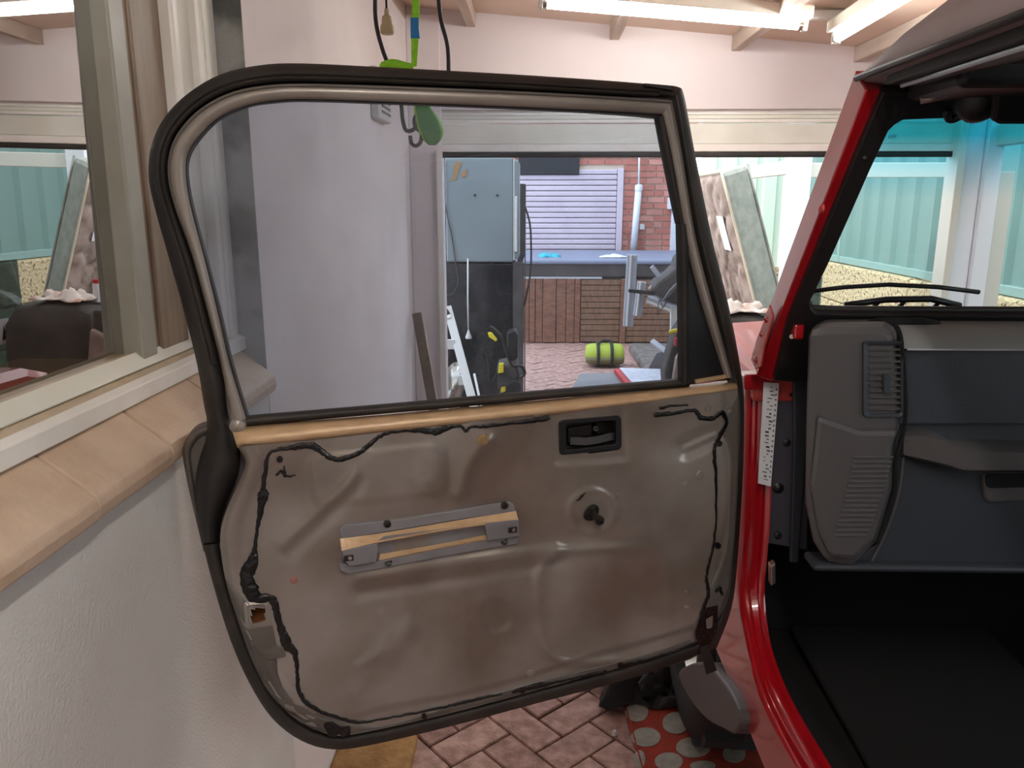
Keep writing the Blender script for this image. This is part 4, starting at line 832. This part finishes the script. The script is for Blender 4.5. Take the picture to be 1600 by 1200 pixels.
# ================================================================== YARD BEYOND THE ROLLER DOOR
YB = 11.5
bw = tag(box('wall_back', (-1.6, 2.25), (YB+.02, YB+.25), (0, 3.1), 'mortar', bevel=0), 'red brick wall of the far outbuilding', None, kind='structure')
r0 = onY(800, 265, YB); r1 = onY(975, 395, YB); jx = onY(964, 300, YB).x
b0 = None; bl, bh = .228, .073
row = 0; z = .80
while z < 2.75:
    x = -1.58+(.12 if row % 2 else 0)
    while x < 2.2:
        L = bl if random.random() < .86 else bl/2
        x1 = min(x+L, 2.24)
        inroller = (x1 > r0.x-.05 and x < jx+.09 and z < r0.z)
        if inroller and x < jx+.09 < x1 and x1-(jx+.09) > .03: x = jx+.092; inroller = False
        if x > -.75 and not inroller and x1-x > .04:
            if b0 is None:
                b0 = box('brick', (0, 1), (-.012, .05), (0, bh-.004), 'brick', bw, bevel=.004)
                b0.location = ((x+x1)/2, YB+.02, z); b0.scale = ((x1-x), 1, 1)
            else:
                o = share(b0, 'brick', ((x+x1)/2, YB+.02, z+random.uniform(-.002, .002)), (0, 0, 0), bw, M[random.choice(('brick', 'brick', 'brick2', 'brick', 'brick2', 'brick3' if random.random() < .3 else 'brick'))], ((x1-x), 1, 1))
        x = x1+.014
    z += bh+.013; row += 1
# mauve roller shutter of the outbuilding
rs = thing('door_2', ((r0.x+r1.x)/2, YB-.03, .0), 'closed mauve roller shutter in the far brick wall', None); rs['kind'] = 'structure'
box('shutter_back', (r0.x-.4, jx), (YB+.004, YB+.012), (.1, r0.z-.01), 'slatdk', rs, bevel=0)
sl0 = None; zz = r0.z-.065
while zz > .75:
    if sl0 is None: sl0 = box('slat', (r0.x-.4, jx-.004), (YB-.03, YB+.0), (zz, zz+.066), 'slat', rs, bevel=.012)
    else:
        o = share(sl0, 'slat', Vector((sl0.location.x, sl0.location.y, zz)), (0, 0, 0), rs); bv = o.modifiers.new('bevel', 'BEVEL'); bv.width = .012; bv.segments = 2
    zz -= .0745
box('door_post', (jx, jx+.085), (YB-.05, YB+.0), (.1, r0.z+.015), 'slat', rs, bevel=.006)
p0, p1 = onY(810, 236, 11.3), onY(906, 272, 11.3)
tag(box('black_board', (p0.x, p1.x), (11.44, 11.508), (p1.z, p0.z+.08), 'blkboard', bevel=.004), 'black board fixed above the mauve roller shutter', 'board')
cp = thing('conduit_pipe', onY(995, 400, 11.35), 'white pipe with a thick lower sleeve on the brick wall', 'pipe')
q0, q1 = onY(998, 292, 11.42), onY(989, 398, 11.42)
tube('thick_sleeve', [q0, q1], .047, 'conduit', cp, 12); lathe('coupling', q0-Vector((0, 0, .05)), (0, 0, 1), [(0, .055), (.06, .056), (.075, .05), (.085, .02)], 'conduit', cp, 14)
tube('thin_conduit', [onY(999, 238, 11.42), q0], .013, 'conduit', cp, 8)
tag(box('power_socket', (onY(1000, 355, 11.4).x, onY(1008, 355, 11.4).x), (11.44, 11.48), (onY(1000, 359, 11.4).z, onY(1000, 350, 11.4).z), 'vent', bevel=.006), 'small pale power socket on the brick wall', 'socket')
tag(box('meter_box', (onY(1044, 320, 11.4).x, onY(1062, 320, 11.4).x), (11.36, 11.5), (onY(1044, 327, 11.4).z, onY(1044, 309, 11.4).z), 'conduit', bevel=.008), 'white electrical box at the brick wall corner', 'electrical box')
tag(box('trim_9', (onY(1049, 360, 11.4).x, onY(1060, 360, 11.4).x), (11.38, 11.5), (0, 2.6), 'conduit', bevel=.006), 'white corner post at the end of the brick wall', None, kind='structure')

# spa with timber cladding
spa = thing('spa_tub', (.85, 10.2, 0), 'outdoor spa tub with timber sides and a blue-grey cover', 'spa')
SY = 9.4; sx0, sx1 = -.13, 2.0
box('core', (sx0+.03, sx1-.03), (SY+.03, 11.2), (0, .86), 'spaskirt', spa, bevel=0)
box('cover', (sx0-.06, sx1), (SY-.04, 11.3), (.945, 1.0), 'spacov', spa, bevel=.02)
box('cover_skirt', (sx0-.03, sx1), (SY-.02, 11.2), (.80, .945), 'spaskirt', spa, bevel=.01)
box('trim_rail', (sx0-.02, .8), (SY-.015, SY+.01), (.775, .80), 'alu', spa, bevel=.004)
pl0 = None; x = sx0
for wv in (.07, .07, .09, .16, .12, .10, .07):
    box('plank', (x+.003, x+wv-.003), (SY-.012+random.uniform(-.006, .006), SY+.02), (.01, .78), 'timber', spa, bevel=.005); x += wv
xs0 = x; 
for (xa_, xb_) in ((xs0+.005, 1.02), (1.10, 2.0)):
    s0_ = None
    for k in range(11):
        zz = .02+k*.0685
        if s0_ is None: s0_ = box('slat', (xa_, xb_), (SY-.008, SY+.02), (zz, zz+.062), 'timber2', spa, bevel=.005)
        else:
            o = share(s0_, 'slat', Vector((s0_.location.x, s0_.location.y+random.uniform(-.004, .004), zz)), (0, 0, 0), spa); bv = o.modifiers.new('bevel', 'BEVEL'); bv.width = .005; bv.segments = 1
box('corner_post', (1.025, 1.095), (SY-.018, SY+.02), (.01, .78), 'timber', spa, bevel=.005)
tag(cloth('teal_rag', onY(858, 399, 9.9)-Vector((0, 0, .0)), .13, .12, .03, 'teal', None, 9, 12), 'teal rag lying on the blue-grey spa cover', 'rag')
bpy.data.objects['teal_rag'].location.z = 1.001
tag(cloth('clear_film', Vector((onY(960, 400, 9.8).x, 9.8, 1.001)), .16, .10, .02, 'paper', None, 12, 12), 'crumpled clear film on the spa cover', 'film')

# gear bag on the paving
bg = thing('gear_bag', onZ(945, 580, 0), 'lime and olive duffel bag with dark straps on the paving', 'bag')
bc = onZ(946, 577, 0); bc.y += .15
n = 16
def bagring(x, s, m0):
    return [Vector((bc.x+x, bc.y+math.cos(q)*.14*s, .125+math.sin(q)*.12*s+(.0 if math.sin(q) > -.7 else .01))) for q in [2*math.pi*j/n for j in range(n)]]
xsb = [-.20, -.19, -.15, -.06, .06, .15, .19, .20]; ssb = [.2, .78, .95, 1.0, 1.0, .95, .8, .2]
loft('body', [bagring(a, b_, 0) for a, b_ in zip(xsb, ssb)], 'bag', bg)
lower = [[v if v.z < .12 else Vector((v.x, bc.y+(v.y-bc.y)*1.02, .12)) for v in bagring(a*1.02, b_*1.02, 0)] for a, b_ in zip(xsb, ssb)]
loft('base_panel', lower, 'bag2', bg)
for x in (-.075, .065): tube('strap', [Vector((bc.x+x, bc.y+math.cos(q)*.146, .125+math.sin(q)*.127)) for q in [2*math.pi*j/24 for j in range(24)]], .016, 'strapdk', bg, 8, closed=True)
tube('carry_handle', cr([Vector((bc.x-.07, bc.y-.06, .24)), Vector((bc.x-.03, bc.y-.03, .275)), Vector((bc.x+.05, bc.y-.03, .275)), Vector((bc.x+.07, bc.y-.05, .24))], 5), .012, 'strapdk', bg)

# bar fridge on a black cabinet
cb = thing('black_cabinet', (-.36, 5.95, 0), 'tall glossy black cabinet under the grey bar fridge', 'cabinet')
c0 = onY(698, 405, 5.6); c1 = onY(820, 600, 5.6)
box('carcass', (-.66, -.078), (5.63, 6.25), (.0, 1.245), 'gloss_blk', cb, bevel=.006)
box('door', (-.63, -.16), (5.60, 5.628), (.05, 1.235), 'gloss_blk', cb, bevel=.004)
box('edge_strip', (-.155, -.08), (5.605, 5.63), (.0, 1.245), 'dkgrey', cb, bevel=.003)
bf = thing('bar_fridge', (-.38, 5.9, 1.25), 'grey-green bar fridge with tape residue standing on the black cabinet', 'fridge')
f0 = onY(695, 246, 5.6); f1 = onY(802, 408, 5.6)
box('cabinet_shell', (f0.x, f1.x), (5.6, 6.1), (1.2475, f0.z), 'fridge', bf, bevel=.010)
box('door', (f1.x+.006, f1.x+.038), (5.605, 6.09), (1.27, f0.z-.02), 'fridge', bf, bevel=.008)
box('door_gasket', (f1.x, f1.x+.008), (5.603, 6.09), (1.262, f0.z-.01), 'vent', bf, bevel=.002)
box('door_handle', (f1.x+.010, f1.x+.028), (5.585, 5.607), (1.32, 1.70), 'vent', bf, bevel=.005)
prism('tape_residue', [onY(x, y, 5.598) for x, y in ((708, 262), (712, 252), (722, 254), (716, 270), (712, 282), (702, 283), (708, 275))], (0, -.001, 0), 'tapebr', bf)
prism('tape_residue', [onY(x, y, 5.598) for x, y in ((719, 272), (730, 263), (729, 276), (722, 277))], (0, -.001, 0), 'tapebr', bf)
for x, y in ((742, 305), (777, 305)): cyl('screw', onY(x, y, 5.6), onY(x, y, 5.594), .008, 'dial', bf, 12)
tag(box('tall_grey_panel', (-.135, -.075), (6.3, 6.7), (0, 1.80), 'dkgrey', bevel=.005), 'tall dark grey panel standing behind the bar fridge', 'panel')
tag(box('black_sheet', (-.80, -.60), (6.3, 6.36), (0, 2.15), 'gloss_blk', bevel=.004), 'black sheet behind the fridge beside the white jamb', 'sheet')
tag(box('white_wall_box', (-.62, -.36), (6.6, 6.66), (2.02, 2.2), 'vent', bevel=.01), 'white box above the fridge top', 'box')
tag(tube('grey_hose', cr([onY(820, 322, 5.7), onY(828, 350, 5.7), onY(830, 390, 5.7), onY(829, 425, 5.7), onY(824, 455, 5.7), onY(819, 478, 5.7)], 5), .007, 'dkgrey'), 'grey hose bowing out beside the cabinet', 'hose')
tag(tube('thin_cable', cr([onY(694, 250, 5.593), onY(696, 320, 5.593), onY(706, 370, 5.593), onY(713, 420, 5.593), onY(716, 440, 5.593), onY(708, 458, 5.593), onY(698, 460, 5.593), onY(690, 448, 5.593), onY(688, 400, 5.593)], 5), .004, 'dkgrey'), 'thin grey cable looped in front of the bar fridge', 'cable')
pc = thing('hanging_plug', onY(732, 528, 5.4), 'white plug on a long white cord before the black cabinet', 'plug')
tube('cord', [onY(731, 404, 5.594), onY(731, 470, 5.594), onY(732, 518, 5.594)], .006, 'vent', pc)
lathe('plug_body', onY(732, 516, 5.575), (0, 0, -1), [(0, .006), (.02, .012), (.05, .024), (.06, .022), (.062, .001)], 'vent', pc, 14)
for k, (x, y) in enumerate(((690, 243), (700, 240), (711, 247))): tag(tube('cable_loop', cr([onY(x-6, y, 5.8), onY(x+4, y-6, 5.8), onY(x+12, y+4, 5.8), onY(x+2, y+14, 5.8), onY(x-6, y+8, 5.8)], 4, True), .007, 'cable', closed=True), ('dark cable loop at the jamb corner above the fridge', 'dark cable loop over the fridge top edge', 'dark cable loop right over the tape residue')[k], 'cable', 'cable loops over the fridge')
# leaning items by the jamb
def lean(name, x0, y0, x1, y1, ya, yb, hw, th, m, p=None, ground=False):
    a = onY(x0, y0, ya); b = onY(x1, y1, yb); t = (b-a).normalized(); b = a+t*(a.z/-t.z) if ground else b; s = Vector((1, 0, 0)); s = (s-t*s.dot(t)).normalized(); n_ = t.cross(s)
    return obox(name, (a+b)/2, ((b-a).length/2, hw, th), m, p, (t, s, n_), .003)
lp = thing('leaning_plank', onZ(672, 700, 0), 'weathered plank leaning in the corner by the white jamb', 'plank')
lean('board', 651, 490, 688, 700, 3.72, 3.35, .022, .010, 'plank', lp, True); lean('pale_edge', 659, 492, 695, 700, 3.73, 3.36, .005, .010, 'beige', lp, True)
fb = thing('spare_light_batten', onZ(740, 640, 0), 'old white fluorescent batten leaning before the black cabinet', 'light')
lean('channel', 699, 480, 742, 640, 4.9, 4.6, .026, .018, 'vent', fb, True); lean('end_cap', 695, 480, 701, 498, 4.88, 4.86, .02, .02, 'white', fb)
for x, y in ((704, 538), (722, 594)): obox('mounting_tab', onY(x, y, 4.78), (.022, .01, .030), 'vent', fb)
lb2 = lean('lamp_opening', 697, 483, 701, 492, 4.86, 4.85, .012, .004, 'tar', fb)
tag(cloth('crumpled_foil', Vector((onY(697, 590, 5.0).x, 5.0, .34)), .11, .32, .10, 'foil', None, 21, 16, (Vector((1, 0, 0)), Vector((0, 0, 1)), Vector((0, -1, 0)))), 'crumpled silver foil sheet behind the leaning batten', 'foil')
lt = thing('leaning_stick', onZ(745, 620, 0), 'short pale stick leaning right of the old batten', 'stick'); lean('stick', 741, 584, 747, 612, 5.2, 5.1, .008, .006, 'vent', lt, True)
# mower / trimmer at the cabinet foot
tm = thing('garden_trimmer', onZ(790, 610, 0), 'black garden power tool with yellow handles at the cabinet foot', 'power tool')
YT = 5.2
prism('motor_housing', [onY(x, y, YT) for x, y in ((792, 520), (804, 515), (809, 524), (809, 560), (800, 566), (792, 556))], (0, .14, 0), 'blackp', tm, bevel=.012)
tube('frame_tube', cr([onY(766, 510, YT), onY(774, 516, YT), onY(784, 528, YT), onY(790, 546, YT), onY(800, 570, YT), onY(815, 572, YT), onY(820, 584, YT), onY(812, 590, YT)], 5), .010, 'dial', tm)
prism('handle_grip', [onY(x, y, YT-.02) for x, y in ((762, 520), (768, 520), (777, 531), (775, 534), (764, 527))], (0, .03, 0), 'yel', tm, bevel=.004)
prism('throttle', [onY(x, y, YT-.03) for x, y in ((780, 568), (787, 568), (787, 582), (778, 584))], (0, .03, 0), 'yel', tm, bevel=.004)
prism('foot_guard', [onY(x, y, YT) for x, y in ((783, 603), (790, 600), (790, 612), (783, 614))], (0, .03, 0), 'yel', tm, bevel=.004)
tube('starter_cord', cr([onY(752, 545, YT), onY(762, 560, YT), onY(764, 590, YT), onY(770, 596, YT), onY(778, 580, YT)], 5), .006, 'cable', tm)
prism('deck', [onY(x, y, YT) for x, y in ((776, 572), (808, 566), (812, 590), (806, 606), (778, 610))], (0, .25, 0), 'dkgrey', tm, bevel=.02)
box('lower_housing', (onY(780, 600, YT).x, onY(806, 600, YT).x), (YT+.02, YT+.22), (0, .40), 'dkgrey', tm, bevel=.02)
lathe('wheel', onY(803, 605, YT-.02), (0, -1, 0), [(0, .05), (.03, .05), (.035, .035), (.03, .0005)], 'tyre', tm, 18)

# heap to the right behind the door glass: bench, panels, ladder, bag
YH = 4.05
bn = thing('covered_bench', (1.0, 4.3, 0), 'dark grey draped bench holding the stained rag', 'bench')
bz = onY(1160, 492, 4.12).z
rg = []
for k, (x, zt_) in enumerate(((.86, bz-.25), (.90, bz-.03), (1.0, bz+.005), (1.15, bz), (1.3, bz-.02), (1.36, bz-.10))):
    rg.append([Vector((x, 4.06+.02*math.sin(k*2), .0)), Vector((x, 4.05+.015*math.sin(k*3), zt_-.12)), Vector((x, 4.07, zt_-.02)), Vector((x, 4.12, zt_)), Vector((x, 4.26, zt_+.01)), Vector((x, 4.27, 0))])
loft('drape', rg, 'dkgrey', bn, auto=60)
tag(cloth('stained_rag', (onY(1156, 476, 4.16).x, 4.17, bz+.008), .13, .085, .035, 'rag', None, 31, 18), 'white rag with rust stains on the dark draped bench', 'rag')
tu = thing('sealant_tube', (.98, 4.2, bz), 'small white tube with a red cap on the bench', 'tube')
cyl('body', (.93, 4.22, bz), (.93, 4.22, bz+.10), .022, 'label', tu); cyl('cap', (.93, 4.22, bz+.10), (.93, 4.22, bz+.12), .018, 'redcap', tu)
tag(prism('plastic_offcut', [onY(x, y, 3.95) for x, y in ((1040, 612), (1038, 580), (1056, 520), (1070, 500), (1090, 500), (1090, 640), (1040, 640))], (0, .16, 0), 'dkgrey', bevel=.02), 'dark crumpled plastic standing behind the black quarter panel', 'plastic')
tag(prism('pink_grey_bag', [onY(x, y, 3.90) for x, y in ((1050, 600), (1056, 560), (1068, 540), (1090, 530), (1100, 620), (1060, 640))], (0, .05, 0), 'mat_top', bevel=.02), 'pinkish grey bag beside the dark plastic', 'bag')
ct = thing('low_table', (.75, 4.3, 0), 'low grey table with a sheet of white paper behind the door glass', 'table')
tz = onY(940, 592, 4.4).z
ta, tb, tc, td = onZ(893, 605, tz), onZ(1072, 602, tz), onZ(1064, 579, tz), onZ(905, 583, tz)
prism('table_top', [ta, tb, tc, td], (0, 0, -.03), 'greyplas', ct, bevel=.012)
for q in (ta, tb, tc, td):
    cyl('leg', q*.93+(ta+tb+tc+td)/4*.07-Vector((0, 0, .02)), Vector((q.x, q.y, 0))*.93+Vector(((ta+tb+tc+td)/4).to_tuple())*.07-Vector((0, 0, ((ta+tb+tc+td)/4).z*.07)), .015, 'dkgrey', ct)
pa = [onZ(968, 576, tz+.03), onZ(1034, 578, tz+.03), onZ(1036, 603, tz+.03), onZ(992, 604, tz+.03)]
tag(prism('white_paper', pa, (0, 0, .006), 'paper'), 'white printed paper lying on a red folder on the table', 'paper')
tag(prism('red_folder', [q+Vector((d_[0], d_[1], -.029)) for q, d_ in zip(pa, ((-.03, .02), (.02, .02), (.02, -.01), (-.03, -.01)))], (0, 0, .026), 'redcap', bevel=.004), 'flat red folder under the white paper', 'folder')
# clamped white profiles and rack
for k, (x0, y0, x1, y1, hw, yy, lab_) in enumerate(((988, 398, 981, 510, .032, 4.9, 'long pale aluminium profile standing upright, left of the pair'), (1003, 440, 996, 494, .026, 4.8, 'short pale aluminium profile hanging right of the long one'))):
    a_ = thing('aluminium_profile', onY(x1, y1, yy), lab_, 'profile', 'aluminium profiles behind the door glass'); lean('channel', x0, y0, x1, y1, yy, yy, hw, .008, 'alu', a_)
    if k == 0: lean('clip', x0+4, 456, x0+22, 457, yy-.03, 4.69, .010, .010, 'strapdk', a_)
    lean('rib', x0-1.5, y0, x1-1.5, y1, yy-.012, yy-.012, .006, .006, 'vent', a_)
rk = thing('steel_rack', (.95, 4.7, 0), 'tilted perforated steel rack with wire behind the door glass', 'rack')
lean('beam', 1013, 462, 1110, 500, 4.7, 4.6, .02, .022, 'alu', rk); lean('lower_beam', 1010, 470, 1110, 508, 4.7, 4.6, .012, .010, 'vent', rk)
lean('arm', 1014, 452, 1032, 434, 4.72, 4.72, .008, .006, 'vent', rk); lean('arm', 1018, 416, 1034, 436, 4.72, 4.72, .014, .006, 'alu', rk)
lean('clamp', 982, 454, 1022, 458, 4.68, 4.68, .010, .010, 'strapdk', rk); lean('upright', 1058, 480, 1058, 700, 4.65, 4.65, .04, .02, 'vent', rk, True); lean('leg', 1098, 495, 1098, 760, 4.62, 4.62, .02, .02, 'dkgrey', rk, True)
tube('wire', cr([onY(1027, 492, 4.58), onY(1030, 468, 4.58), onY(1036, 480, 4.58), onY(1042, 470, 4.58), onY(1028, 492, 4.58)], 5), .003, 'dkgrey', rk)
hb = thing('heaped_netting', onY(1050, 450, 4.75), 'dark folded netting heaped on the steel rack', 'netting')
prism('fold', [onY(x, y, 4.62) for x, y in ((1018, 452), (1028, 440), (1046, 428), (1056, 418), (1062, 400), (1078, 398), (1100, 420), (1100, 490), (1060, 478), (1036, 468))], (0, .22, 0), 'dkgrey', hb, bevel=.02)
for k in range(4): tube('crease', [onY(1036+k*4, 470-k*3, 4.615), onY(1048+k*5, 452-k*5, 4.61), onY(1068+k*3, 440-k*5, 4.615)], .006, 'greyplas', hb)
st2 = thing('metal_bracket', onY(1030, 545, 4.5), 'small pale angled bracket on the heap below the rack', 'bracket'); lean('bar', 1018, 532, 1042, 550, 4.45, 4.4, .016, .006, 'alu', st2); lean('bar', 1040, 545, 1041, 590, 4.44, 4.42, .006, .006, 'dkgrey', st2)
pn = tag(prism('grey_sheet', [onY(x, y, 4.55) for x, y in ((1014, 574), (1026, 552), (1040, 548), (1056, 546), (1056, 600), (1014, 600))], (0, .01, 0), 'greyplas'), 'upright grey sheet behind the white paper', 'sheet')
hc = thing('yellow_tool', onY(1058, 520, 4.3), 'yellow and red hand tool on the heap beside the quarter panel', 'hand tool')
tube('handle', cr([onY(1046, 520, 3.94), onY(1056, 517, 3.94), onY(1066, 520, 3.94), onY(1064, 527, 3.94)], 4), .012, 'yel', hc); obox('body', onY(1060, 534, 3.94), (.02, .02, .02), 'redcap', hc)
tag(box('grey_patch_slab', (1.08, 1.55), (6.2, 8.9), (-.02, .10), 'patchgrey', bevel=.04), 'low grey mottled slab on the paving behind the steel rack', 'garden bed')  # added low slab, stands in for a dark mottled tone on the paving

# mattress leaning outside the roller door
mt = thing('mattress', (1.25, 4.6, 0), 'stained quilted mattress standing on end against the white post', 'mattress')
mp = [(1062, 292), (1128, 270), (1135, 275), (1203, 560), (1130, 575)]         # quilted face
YM = 4.40
Tl = onY(1128, 268, YM); Bl = onY(1199, 545, YM)                                # front vertical corner of the mattress
ax = (Bl-Tl).normalized(); Lm = 1.86
fx = (onY(1082, 289, YM+.90)-Tl).normalized(); fx = (fx-ax*fx.dot(ax)).normalized(); sxv = (onY(1168, 256, YM+.14)-Tl).normalized()
wf, ws_ = .95, (onY(1168, 256, YM+.14)-Tl).length
nrmf = ax.cross(fx).normalized(); nrmf = nrmf if nrmf.x < 0 else -nrmf
na, nb = 90, 46; vs = []
for i in range(na+1):
    for j in range(nb+1):
        a, b_ = i/na*Lm, j/nb*wf
        ed = min(a, Lm-a, b_, wf-b_); qv = abs(math.sin((b_+.035*math.sin(a*17+int(b_/.12)))*math.pi/.125)); qh = abs(math.sin((a+.05*math.sin(b_*26))*math.pi/.27))
        hh = .028*min(1, (qv*1.9)**.5)*min(1, (qh*2.2)**.5)*min(1, ed/.04)**.5
        vs.append(Tl+ax*(a+.01)+fx*(b_+.008)+nrmf*hh)
fs = [(i*(nb+1)+j, (i+1)*(nb+1)+j, (i+1)*(nb+1)+j+1, i*(nb+1)+j+1) for i in range(na) for j in range(nb)]
mesh('quilted_face', vs, fs, 'mat_top', mt, smooth=True)
prism('core', [Tl, Tl+fx*wf, Tl+fx*wf+sxv*ws_, Tl+sxv*ws_], ax*Lm, 'mat_side', mt, bevel=.03)
tube('piping', [Tl+nrmf*.004+ax*a for a in np.linspace(.0, Lm, 12)], .007, 'piping', mt); tube('piping', [Tl+nrmf*.004+fx*b_ for b_ in np.linspace(0, wf, 8)], .007, 'piping', mt)
tube('piping', [Tl+sxv*ws_+ax*a for a in np.linspace(.0, Lm, 12)], .007, 'mat_side', mt)
prism('maker_label', [Tl+ax*(.24+da)+fx*(.12+db)+nrmf*.03 for da, db in ((0, 0), (.20, 0), (.20, .16), (0, .16))], nrmf*.002, 'label', mt)

# fence of green steel sheets on limestone blocks, right
FX = 3.1
fz0, fz1 = 1.10, 3.0
fp = thing('green_fence', (FX, 7.2, 1.07), 'sage green steel sheet fence on the limestone wall, right side', 'fence')
def sheet(y0, y1, pitch=.335):
    pts = []; y = y0
    while y < y1-.01:
        for dy, dx in ((0, 0), (.15, 0), (.185, -.035), (.295, -.035), (.33, 0)):
            if y+dy <= y1: pts.append((FX+dx, y+dy))
        y += pitch
    vs = [Vector((x, y_, z_)) for z_ in (fz0, fz1) for x, y_ in pts]; n_ = len(pts)
    o = mesh('sheet', vs, [(i, i+1, n_+i+1, n_+i) for i in range(n_-1)], 'fence', fp); s = o.modifiers.new('thick', 'SOLIDIFY'); s.thickness = .003
yy = 1.0
while yy < 12.6:
    sheet(yy+.03, yy+2.35); box('bottom_rail', (FX-.045, FX+.02), (yy+.03, yy+2.34), (fz0-.03, fz0+.035), 'fencerail', fp, bevel=.006); box('post', (FX-.05, FX+.03), (yy-.03, yy+.03), (fz0-.03, fz1), 'fencerail', fp, bevel=.006); yy += 2.37
lw = tag(box('wall_right', (FX-.06, FX+.35), (0.5, 13), (0, 1.02), 'mortar', bevel=0), 'cream limestone block retaining wall under the green fence', None, kind='structure')
for r_, (za, zb_) in enumerate(((0, .34), (.348, .69), (.698, 1.06))):
    y = .5-r_*.4
    while y < 12.8:
        L = random.uniform(.85, 1.1); box('limestone_block', (FX-.10+random.uniform(-.008, .008), FX+.30), (y, y+L-.008), (za, zb_+random.uniform(-.006, .006)), 'lime_stone', lw, bevel=.015); y += L
# back boundary: fence with a rail structure, overexposure put into its pale colour
bfz = thing('far_fence', (2.7, 9.6, 0), 'white-green steel fence behind the mattress, overexposure put into its pale colour', 'fence')
ya, pts = 9.7, []
x = 2.02
while x < 2.80:
    for dx, dy in ((0, 0), (.12, 0), (.14, .03), (.20, .03), (.22, 0)): pts.append((x+dx, ya+dy))
    x += .24
vs = [Vector((x_, y_, z_)) for z_ in (.9, 3.0) for x_, y_ in pts]; n_ = len(pts)
o = mesh('sheet', vs, [(i, i+1, n_+i+1, n_+i) for i in range(n_-1)], mat('overexposed_sage_steel', (206, 226, 214), .5), bfz); s = o.modifiers.new('thick', 'SOLIDIFY'); s.thickness = .003
box('base_course', (2.02, 2.98), (9.68, 9.9), (0, .9), 'lime_stone', bfz, bevel=.01)
pg = thing('pergola_frame', (1.6, 5.3, 0), 'white pergola post with side rails behind the mattress', 'pergola')
pq = onY(1250, 300, 5.75)
box('post', (pq.x-.07, pq.x+.07), (5.75, 5.87), (0, 2.9), 'ppost', pg, bevel=.004)
box('rail', (pq.x-.03, pq.x+.03), (5.87, 9.0), (1.86, 1.96), 'cpost', pg, bevel=.004); box('rail', (pq.x+.07, pq.x+1.2), (5.78, 5.84), (1.83, 1.93), 'cpost', pg, bevel=.004)
box('rear_post', (pq.x-.05, pq.x+.05), (8.9, 9.0), (0, 2.9), 'cpost', pg, bevel=.004)

# yard things seen only in the window reflection
tag(prism('glass_sheet', [(1.375, 4.25, 0), (1.41, 3.93, 0), (1.41, 3.93, 1.30), (1.375, 4.25, 1.30)], (.008, .006, 0), 'pane'), 'tinted sheet of glass standing beside the mattress', 'glass sheet')
sheetlab = thing('warning_label', (1.39, 4.08, .9), 'pale warning label with a triangle on the tinted glass', 'label')
def gp_(u_, v_, o=.0): return Vector((1.375+.035*u_-.002-o*.98, 4.25-.32*u_-o*.1, .5+.8*v_))
prism('sheet', [gp_(.35, .45), gp_(.75, .45), gp_(.75, .62), gp_(.35, .62)], (-.0016, -.0012, 0), 'label', sheetlab)
prism('triangle', [gp_(.42, .48, .002), gp_(.54, .48, .002), gp_(.48, .58, .002)], (-.0008, -.0006, 0), 'inkdk', sheetlab)
